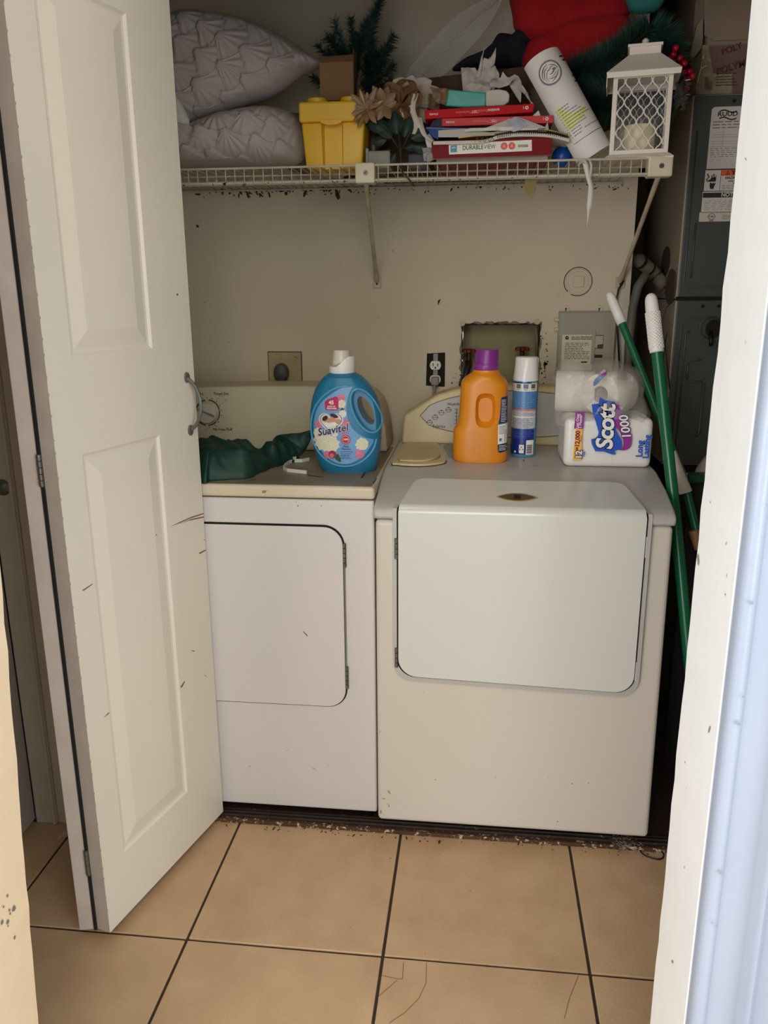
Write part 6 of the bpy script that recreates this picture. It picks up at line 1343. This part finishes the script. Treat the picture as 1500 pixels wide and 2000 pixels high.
# white tissue sheets
ts=thing('tissue_paper_bundle','crumpled white tissue paper sticking up behind the teal packet','tissue paper',(.15,.5,1.88))
for k,(pts,Y) in enumerate([([(900,128),(928,128),(940,150),(950,180),(905,185),(903,165)],.50),([(934,135),(947,81),(943,112),(938,150),(930,150)],.49),([(928,158),(940,118),(946,108),(954,112),(957,106),(968,126),(975,140),(976,160),(960,182),(935,180)],.485),([(955,118),(969,90),(968,110),(966,125),(958,132)],.49),([(956,160),(962,152),(978,150),(982,138),(990,148),(1005,152),(995,165),(975,172),(958,170)],.46),([(990,150),(1006,140),(1014,145),(1020,162),(1017,202),(1010,190),(998,170)],.47),([(1014,160),(1022,164),(1030,178),(1036,196),(1044,206),(1038,204),(1024,182),(1012,170)],.455),([(905,170),(920,160),(960,172),(950,182),(910,184)],.47)]):
    poly_sheet('tissue_sheet',pts,Y,TI,ts,.3,.0005,amp=.010)
bm=new(); Rn=random.Random(8)
for i in range(60): 
    p=P(Rn.uniform(1000,1036),Rn.uniform(178,204),.52); bmesh.ops.create_icosphere(bm,subdivisions=1,radius=.0035,matrix=Matrix.Translation(p))
o=obj('dark_beads',bm,mat('beads_dark',(52,30,36),.4,(110,90,90),90,.9),None); tag(o,'dark speckled bead garland behind the right end of the red books','beads')
# lumpy beige blooms left of books
tf=thing('beige_fabric_flowers','beige crumpled fabric blooms left of the teal packet','artificial flower',(.08,.45,1.82))
for k,(x,y,r) in enumerate(((838,185,.022),(858,186,.025),(826,196,.02),(848,200,.02),(815,205,.018))):
    bm=new(); crumple(bm,P(x,y,.44),r*2.4,r*1.7,.012,k+30,12,12,rot3('X',80)@rot3('Y',k*20),16); obj('bloom',bm,GP2 if k%2 else mat('bloom_beige',(176,160,138),.8),tf,smooth='all')
for k,(a,b,c_) in enumerate((((812,182),(806,215),(822,250)),((818,230),(828,262),(846,276)),((800,205),(812,240),(806,262)))):
    bm=new(); p=[P(*a,.40),P(*b,.39),P(*c_,.39)]; p=smooth_loop(p,5,closed=False)
    rows=[(bm.verts.new(v+Vector((-.006,0,0))),bm.verts.new(v+Vector((0,-.004,0))),bm.verts.new(v+Vector((.007,.002,0)))) for v in p]
    for x,y in zip(rows,rows[1:]):
        bm.faces.new((x[0],x[1],y[1],y[0])); bm.faces.new((x[1],x[2],y[2],y[1]))
    obj('fabric_tail',bm,TI,tf,smooth='all')
# crushed foil bits by the binder
bm=new(); crumple(bm,P(838,300,.385),.030,.026,.010,77,12,12,rot3('X',70),30); o=obj('crushed_wrapper',bm,mat('wrapper_silver',(176,172,168),.3,(120,116,112),60,.8),None); tag(o,'small crushed silver wrapper left of the red binder','wrapper')

# ---------------- curled printed sheet
cs=thing('curled_paper','curled white printed paper with round emblem and highlighted list','paper',(.42,.37,1.8)); yc=.415
A0=P(1056,116,yc); A1=P(1158,302,yc); axv=A1-A0; Lc_=axv.length; axn=axv.normalized(); sd=Vector((-axn.z,0,axn.x)); 
if sd.x<0: sd=-sd
rc=.047
def CP(u,v,o):  # u arc length (right +), v from top downwards, o outwards
    t=u/rc; return A0+axn*v+sd*((rc+o)*math.sin(t))+Vector((0,-1,0))*((rc+o)*math.cos(t))
PWm=mat('sheet_white',(226,222,214),.65,(216,210,200),6,.4)
bm=new(); sheet(bm,lambda i,j: CP(-.062+.170*i,-.006+(Lc_+.010)*j+(.014*(1-math.cos((i-.25)*3)) if j==0 else 0),0),36,14)
r=bmesh.ops.extrude_face_region(bm,geom=bm.faces[:])
cA=A0; 
for v in r['geom']:
    if isinstance(v,bmesh.types.BMVert):
        w=v.co-A0; rad=w-axn*w.dot(axn); v.co-=rad.normalized()*.0005
obj('sheet',bm,PWm,cs,smooth=True,ang=60)
# print: page runs along the axis
PR=mat('print_grey',(84,80,84),.7); HI=mat('highlighter',(214,222,90),.6)
ec=(-.004,.046); dec('round_emblem',ell(ec[0],ec[1],.029,.029,28),CP,mat('emblem_shadow',(168,162,158),.7),cs,.0004,cut=.005); dec('round_emblem',ell(ec[0]+.001,ec[1]-.001,.0255,.0255,28),CP,PWm,cs,.0007,cut=.005)
ringE=[[(ec[0]+r_*math.cos(t),ec[1]+r_*math.sin(t)) for r_,t in ((.0245,a),(.0245,a2),(.0265,a2),(.0265,a))] for a,a2 in [(2*PI*i/28,2*PI*(i+1)/28) for i in range(28)]]
dec('round_emblem',ringE,CP,PR,cs,.001,cut=.005)
st_=[]
def stroke(pts,w0,w1=None):
    q=smooth_loop([Vector(p) for p in pts],4,closed=False); n=len(q)
    for i,(p_,q_) in enumerate(zip(q,q[1:])):
        d=(q_-p_).normalized() if (q_-p_).length>1e-9 else Vector((1,0)); nn=Vector((-d.y,d.x)); wa=w0*math.sin(PI*(i+.3)/(n+.3)); wb_=w0*math.sin(PI*(i+1.2)/(n+1.2))
        st_.append([tuple(p_-nn*wa),tuple(q_-nn*wb_),tuple(q_+nn*wb_),tuple(p_+nn*wa)])
U=lambda a,b:(ec[0]+a*.001,ec[1]+b*.001)
for P_,w_ in (([(-20,10),(-19,-4),(-10,-16),(2,-20)],.0012),([(-15,16),(-16,2),(-9,-10),(0,-14)],.0010),([(-11,18),(-12,6),(-6,-4),(4,-8)],.0008),([(-6,-9),(0,-6),(6,-10),(12,-9)],.0009),
    ([(-4,2),(2,4),(10,0),(18,-2)],.0013),([(-8,20),(2,18),(12,12),(20,4)],.0010),([(-2,10),(4,10),(10,7),(15,5)],.0007),([(4,-16),(10,-14),(17,-8),(20,0)],.0009),([(-9,8),(-4,13),(2,14),(8,15)],.0008),([(6,-5),(10,-3),(14,-5)],.0014),([(-14,-8),(-12,-13),(-6,-18)],.0007)): stroke([U(*p) for p in P_],w_)
dec('emblem_strokes',st_,CP,PR,cs,.0014)
def LINE(u0,u1,v,h,m,off,slant=.0): return dec('printed_line' if m is PR else 'highlight',[(u0,v),(u1,v-slant),(u1,v+h-slant),(u0,v+h)],CP,m,cs,off,cut=(.006,0))
for i in range(11):
    v=.128+i*.0072; u0=-.034+.0005*i; w=[.032,.026,.045,.05,.062,.064,.050,.046,.03,.026,.022][i]
    if i<8: LINE(u0,u0+w*(1 if i in (4,5,6) else .55),v-.0014,.0052,HI,.0006)
    a=u0+.004; Rk=random.Random(i); segs=[]
    while a<u0+w: 
        b=a+Rk.uniform(.003,.008); segs.append([(a,v),(b,v),(b,v+.0016),(a,v+.0016)]); a=b+.0012
    dec('printed_line',segs,CP,PR,cs,.001); dec('bullet',ell(u0-.002,v+.001,.0011,.0011,8),CP,INK,cs,.001)
for v,u0,w in ((.2155,-.036,.085),(.196,.005,.05)):
    segs=[]; a=u0; Rk=random.Random(int(v*999))
    while a<u0+w: b=a+Rk.uniform(.003,.009); segs.append([(a,v),(b,v),(b,v+.0015),(a,v+.0015)]); a=b+.0012
    dec('printed_line',segs,CP,PR,cs,.001)
for v,u0,s_ in ((.024,.036,.010),(.034,.040,.009),(.076,.046,.008),(.090,.044,.009)):
    dec('printed_heading',[(u0,v),(u0+s_*1.6,v),(u0+s_*1.6,v+.004),(u0,v+.004)],CP,INK,cs,.001,cut=(.004,0))
# blue ball behind
bm=new(); c=P(1098,300,.47); bmesh.ops.create_uvsphere(bm,u_segments=24,v_segments=16,radius=.026,matrix=Matrix.Translation((c.x,.47,ST+.0265))); o=obj('blue_ball',bm,mat('ball_blue',(16,76,158),.35),None,smooth='all'); tag(o,'small blue ball on the shelf right of the red binder','ball')
# ribbon hanging below shelf, and yellow scrap
rb=thing('white_ribbon','narrow white ribbon hanging down from the shelf front below the curled paper','ribbon',(.5,.34,1.6))
for pts,w in (([(1142,312),(1146,322),(1150,345),(1154,362),(1153,380),(1151,400),(1149,420),(1147,444)],(.003,.006,.006,.005,.0062,.006,.0025,.0012)),([(1140,318),(1144,330),(1148,348),(1149,360)],(.003,.004,.003,.001)),([(1152,312),(1156,322),(1154,345)],(.003,.003,.003))):
    bm=new(); q=[P(x,y,.339) for x,y in pts]; rows=[(bm.verts.new(p-Vector((ww,0,0))),bm.verts.new(p+Vector((ww,.003*math.sin(i),0)))) for i,(p,ww) in enumerate(zip(q,w))]
    for a,b in zip(rows,rows[1:]): bm.faces.new((a[0],a[1],b[1],b[0]))
    o=obj('ribbon_strand',bm,mat('ribbon_white',(206,200,190),.6),rb,smooth='all'); s=o.modifiers.new('t','SOLIDIFY'); s.thickness=.0006
bm=new(); q=[P(x,y,.45) for x,y in ((1026,352),(1048,353),(1046,370),(1038,388),(1030,380),(1024,362))]; bm.faces.new([bm.verts.new(v+Vector((0,.004*i%3*.3,0))) for i,v in enumerate(q)]); o=obj('yellow_scrap',bm,mat('scrap_yellow',(146,130,80),.8),None); s=o.modifiers.new('t','SOLIDIFY'); s.thickness=.0006; tag(o,'torn yellow paper scrap hanging under the shelf','paper scrap')

# ---------------- white lantern with candle
LW=mat('lantern_white',(226,216,200),.5,(216,204,186),12,.4); LXY=P(1250,300,.40); 
lz=ST+.001; W2=.0685; yaw=math.radians(-9)
ln=thing('lantern','white metal lantern with lattice sides and a cream candle inside','lantern',(LXY.x,.432,lz),yaw)
LM_=WM[ln.name]
def LB(name,x0,x1,y0,y1,z0,z1,m=LW,bev=.001,par=ln): return B(name,x0,x1,y0,y1,z0,z1,m,par,bev=bev,local=True)
h0=.012; h1_=.193
bm=new(); rs=[[bm.verts.new((sx*w,sy*w,z)) for sx,sy in ((-1,-1),(1,-1),(1,1),(-1,1))] for w,z in ((.082,0),(.082,.003),(W2+.004,.011),(W2,.013))]
for a,b in zip(rs,rs[1:]):
    for k in range(4): bm.faces.new((a[k],a[(k+1)%4],b[(k+1)%4],b[k]))
bm.faces.new(rs[0][::-1]); bm.faces.new(rs[-1]); obj('base',bm,LW,ln,local=True)
bm=new(); rs=[[bm.verts.new((sx*w,sy*w,z)) for sx,sy in ((-1,-1),(1,-1),(1,1),(-1,1))] for w,z in ((.083,h1_-.012),(.085,h1_),(.036,h1_+.046),(.036,h1_+.062),(.040,h1_+.062),(.040,h1_+.068),(.0,h1_+.069))]
for a,b in zip(rs,rs[1:]):
    for k in range(4): bm.faces.new((a[k],a[(k+1)%4],b[(k+1)%4],b[k]))
obj('roof',bm,LW,ln,local=True)
bm=new(); lathe(bm,[(.004,h1_+.068),(.004,h1_+.073),(.008,h1_+.078),(.008,h1_+.084),(.004,h1_+.088),(0,h1_+.089)],(0,0,0),14); lathe(bm,[(.004,h1_+.068),(.006,h1_+.072),(.0,h1_+.076)],(-.008,0,0),10); obj('finial',bm,LW,ln,smooth=True,local=True)
for sx in (-1,1):
    for sy in (-1,1): LB('corner_post',sx*W2-(.011 if sx>0 else 0),sx*W2+(.011 if sx<0 else 0),sy*W2-(.011 if sy>0 else 0),sy*W2+(.011 if sy<0 else 0),h0,h1_-.001)
FXf=[lambda u,v,o:Vector((u,-W2+.003-o,v)),lambda u,v,o:Vector((u,W2-.003+o,v)),lambda u,v,o:Vector((-W2+.003-o,u,v)),lambda u,v,o:Vector((W2-.003+o,u,v))]
IW=W2-.011; za,zb2=h0+.010,h1_-.012
for fi,F in enumerate(FXf):
    for (z0_,z1_) in ((h0,za),(zb2,h1_)):
        bm=new(); a=[F(x,z,o) for o in (-.003,.002) for x,z in ((-IW,z0_),(IW,z0_),(IW,z1_),(-IW,z1_))]; v=[bm.verts.new(p) for p in a]
        for f in ((0,1,2,3),(4,5,6,7),(0,1,5,4),(2,3,7,6)): bm.faces.new([v[i] for i in f])
        obj('rail',bm,LW,ln,local=True)
    bm=new(); cw=.0310; Hh=.0450; amp=cw/4*.94
    for k in range(-1,9):
        x0_=-IW-.006+k*cw/2; s_=1 if k%2 else -1; n=70; seg_=[]
        for i in range(n+1):
            z=za+(zb2-za)*i/n; ph=2*PI*(z-za-.006)/Hh; sv=math.sin(ph); x=x0_+s_*amp*math.copysign(abs(sv)**.70,sv)*(1-.10*abs(math.sin(2*ph)))
            if -IW-.001<=x<=IW+.001: seg_.append(F(x,z,0))
            else:
                if len(seg_)>2: tube(bm,seg_,.0019 if fi==0 else .0008,5)
                seg_=[]
        if len(seg_)>2: tube(bm,seg_,.0019 if fi==0 else .0008,5)
    obj('lattice',bm,LW,ln,smooth='all',local=True)
    dec('clear_pane',[(-IW,za),(IW,za),(IW,zb2),(-IW,zb2)],lambda u,v,o,F=F: LM_@F(u,v,-.003),see('lantern_pane',(170,176,180),.07,.08,.6),ln,0)
bm=new(); lathe(bm,[(.036,h0+.002),(.038,h0+.005),(.038,h0+.070),(.036,h0+.074),(.030,h0+.073),(.010,h0+.070),(0,h0+.070)],(0,0,0),36); cn_=obj('candle',bm,mat('candle_cream',(236,226,184),.55),None,smooth=True,ang=50); cn_.location=(LXY.x,.432,lz); cn_.rotation_euler=(0,0,yaw); tag(cn_,'cream pillar candle standing inside the white lantern','candle')
bm=new(); tube(bm,[(0,0,h0+.069),(.001,0,h0+.080)],.0012,6); w_=obj('wick',bm,DARK,None); w_.parent=cn_
B('door_side_plate',-.0845,-.0825,-.07,.02,h1_-.030,h1_-.004,LW,ln,local=True)
# bulbs of fringe hanging at the shelf end
fr_=thing('silver_fringe','thin silver tinsel strands hanging right of the lantern','tinsel',(.66,.47,1.8)); Rn=random.Random(21)
bm=new()
for i in range(26):
    x=1326+Rn.uniform(-8,10); y=165+Rn.uniform(-5,10); L=Rn.uniform(20,70 if i%6==0 else 40); pa=[P(x+Rn.uniform(-2,2)*k,y+L*k/4,.455) for k in range(5)]; tube(bm,pa,.0005,3)
o=obj('tinsel_strand',bm,SV,fr_); o['kind']='stuff'
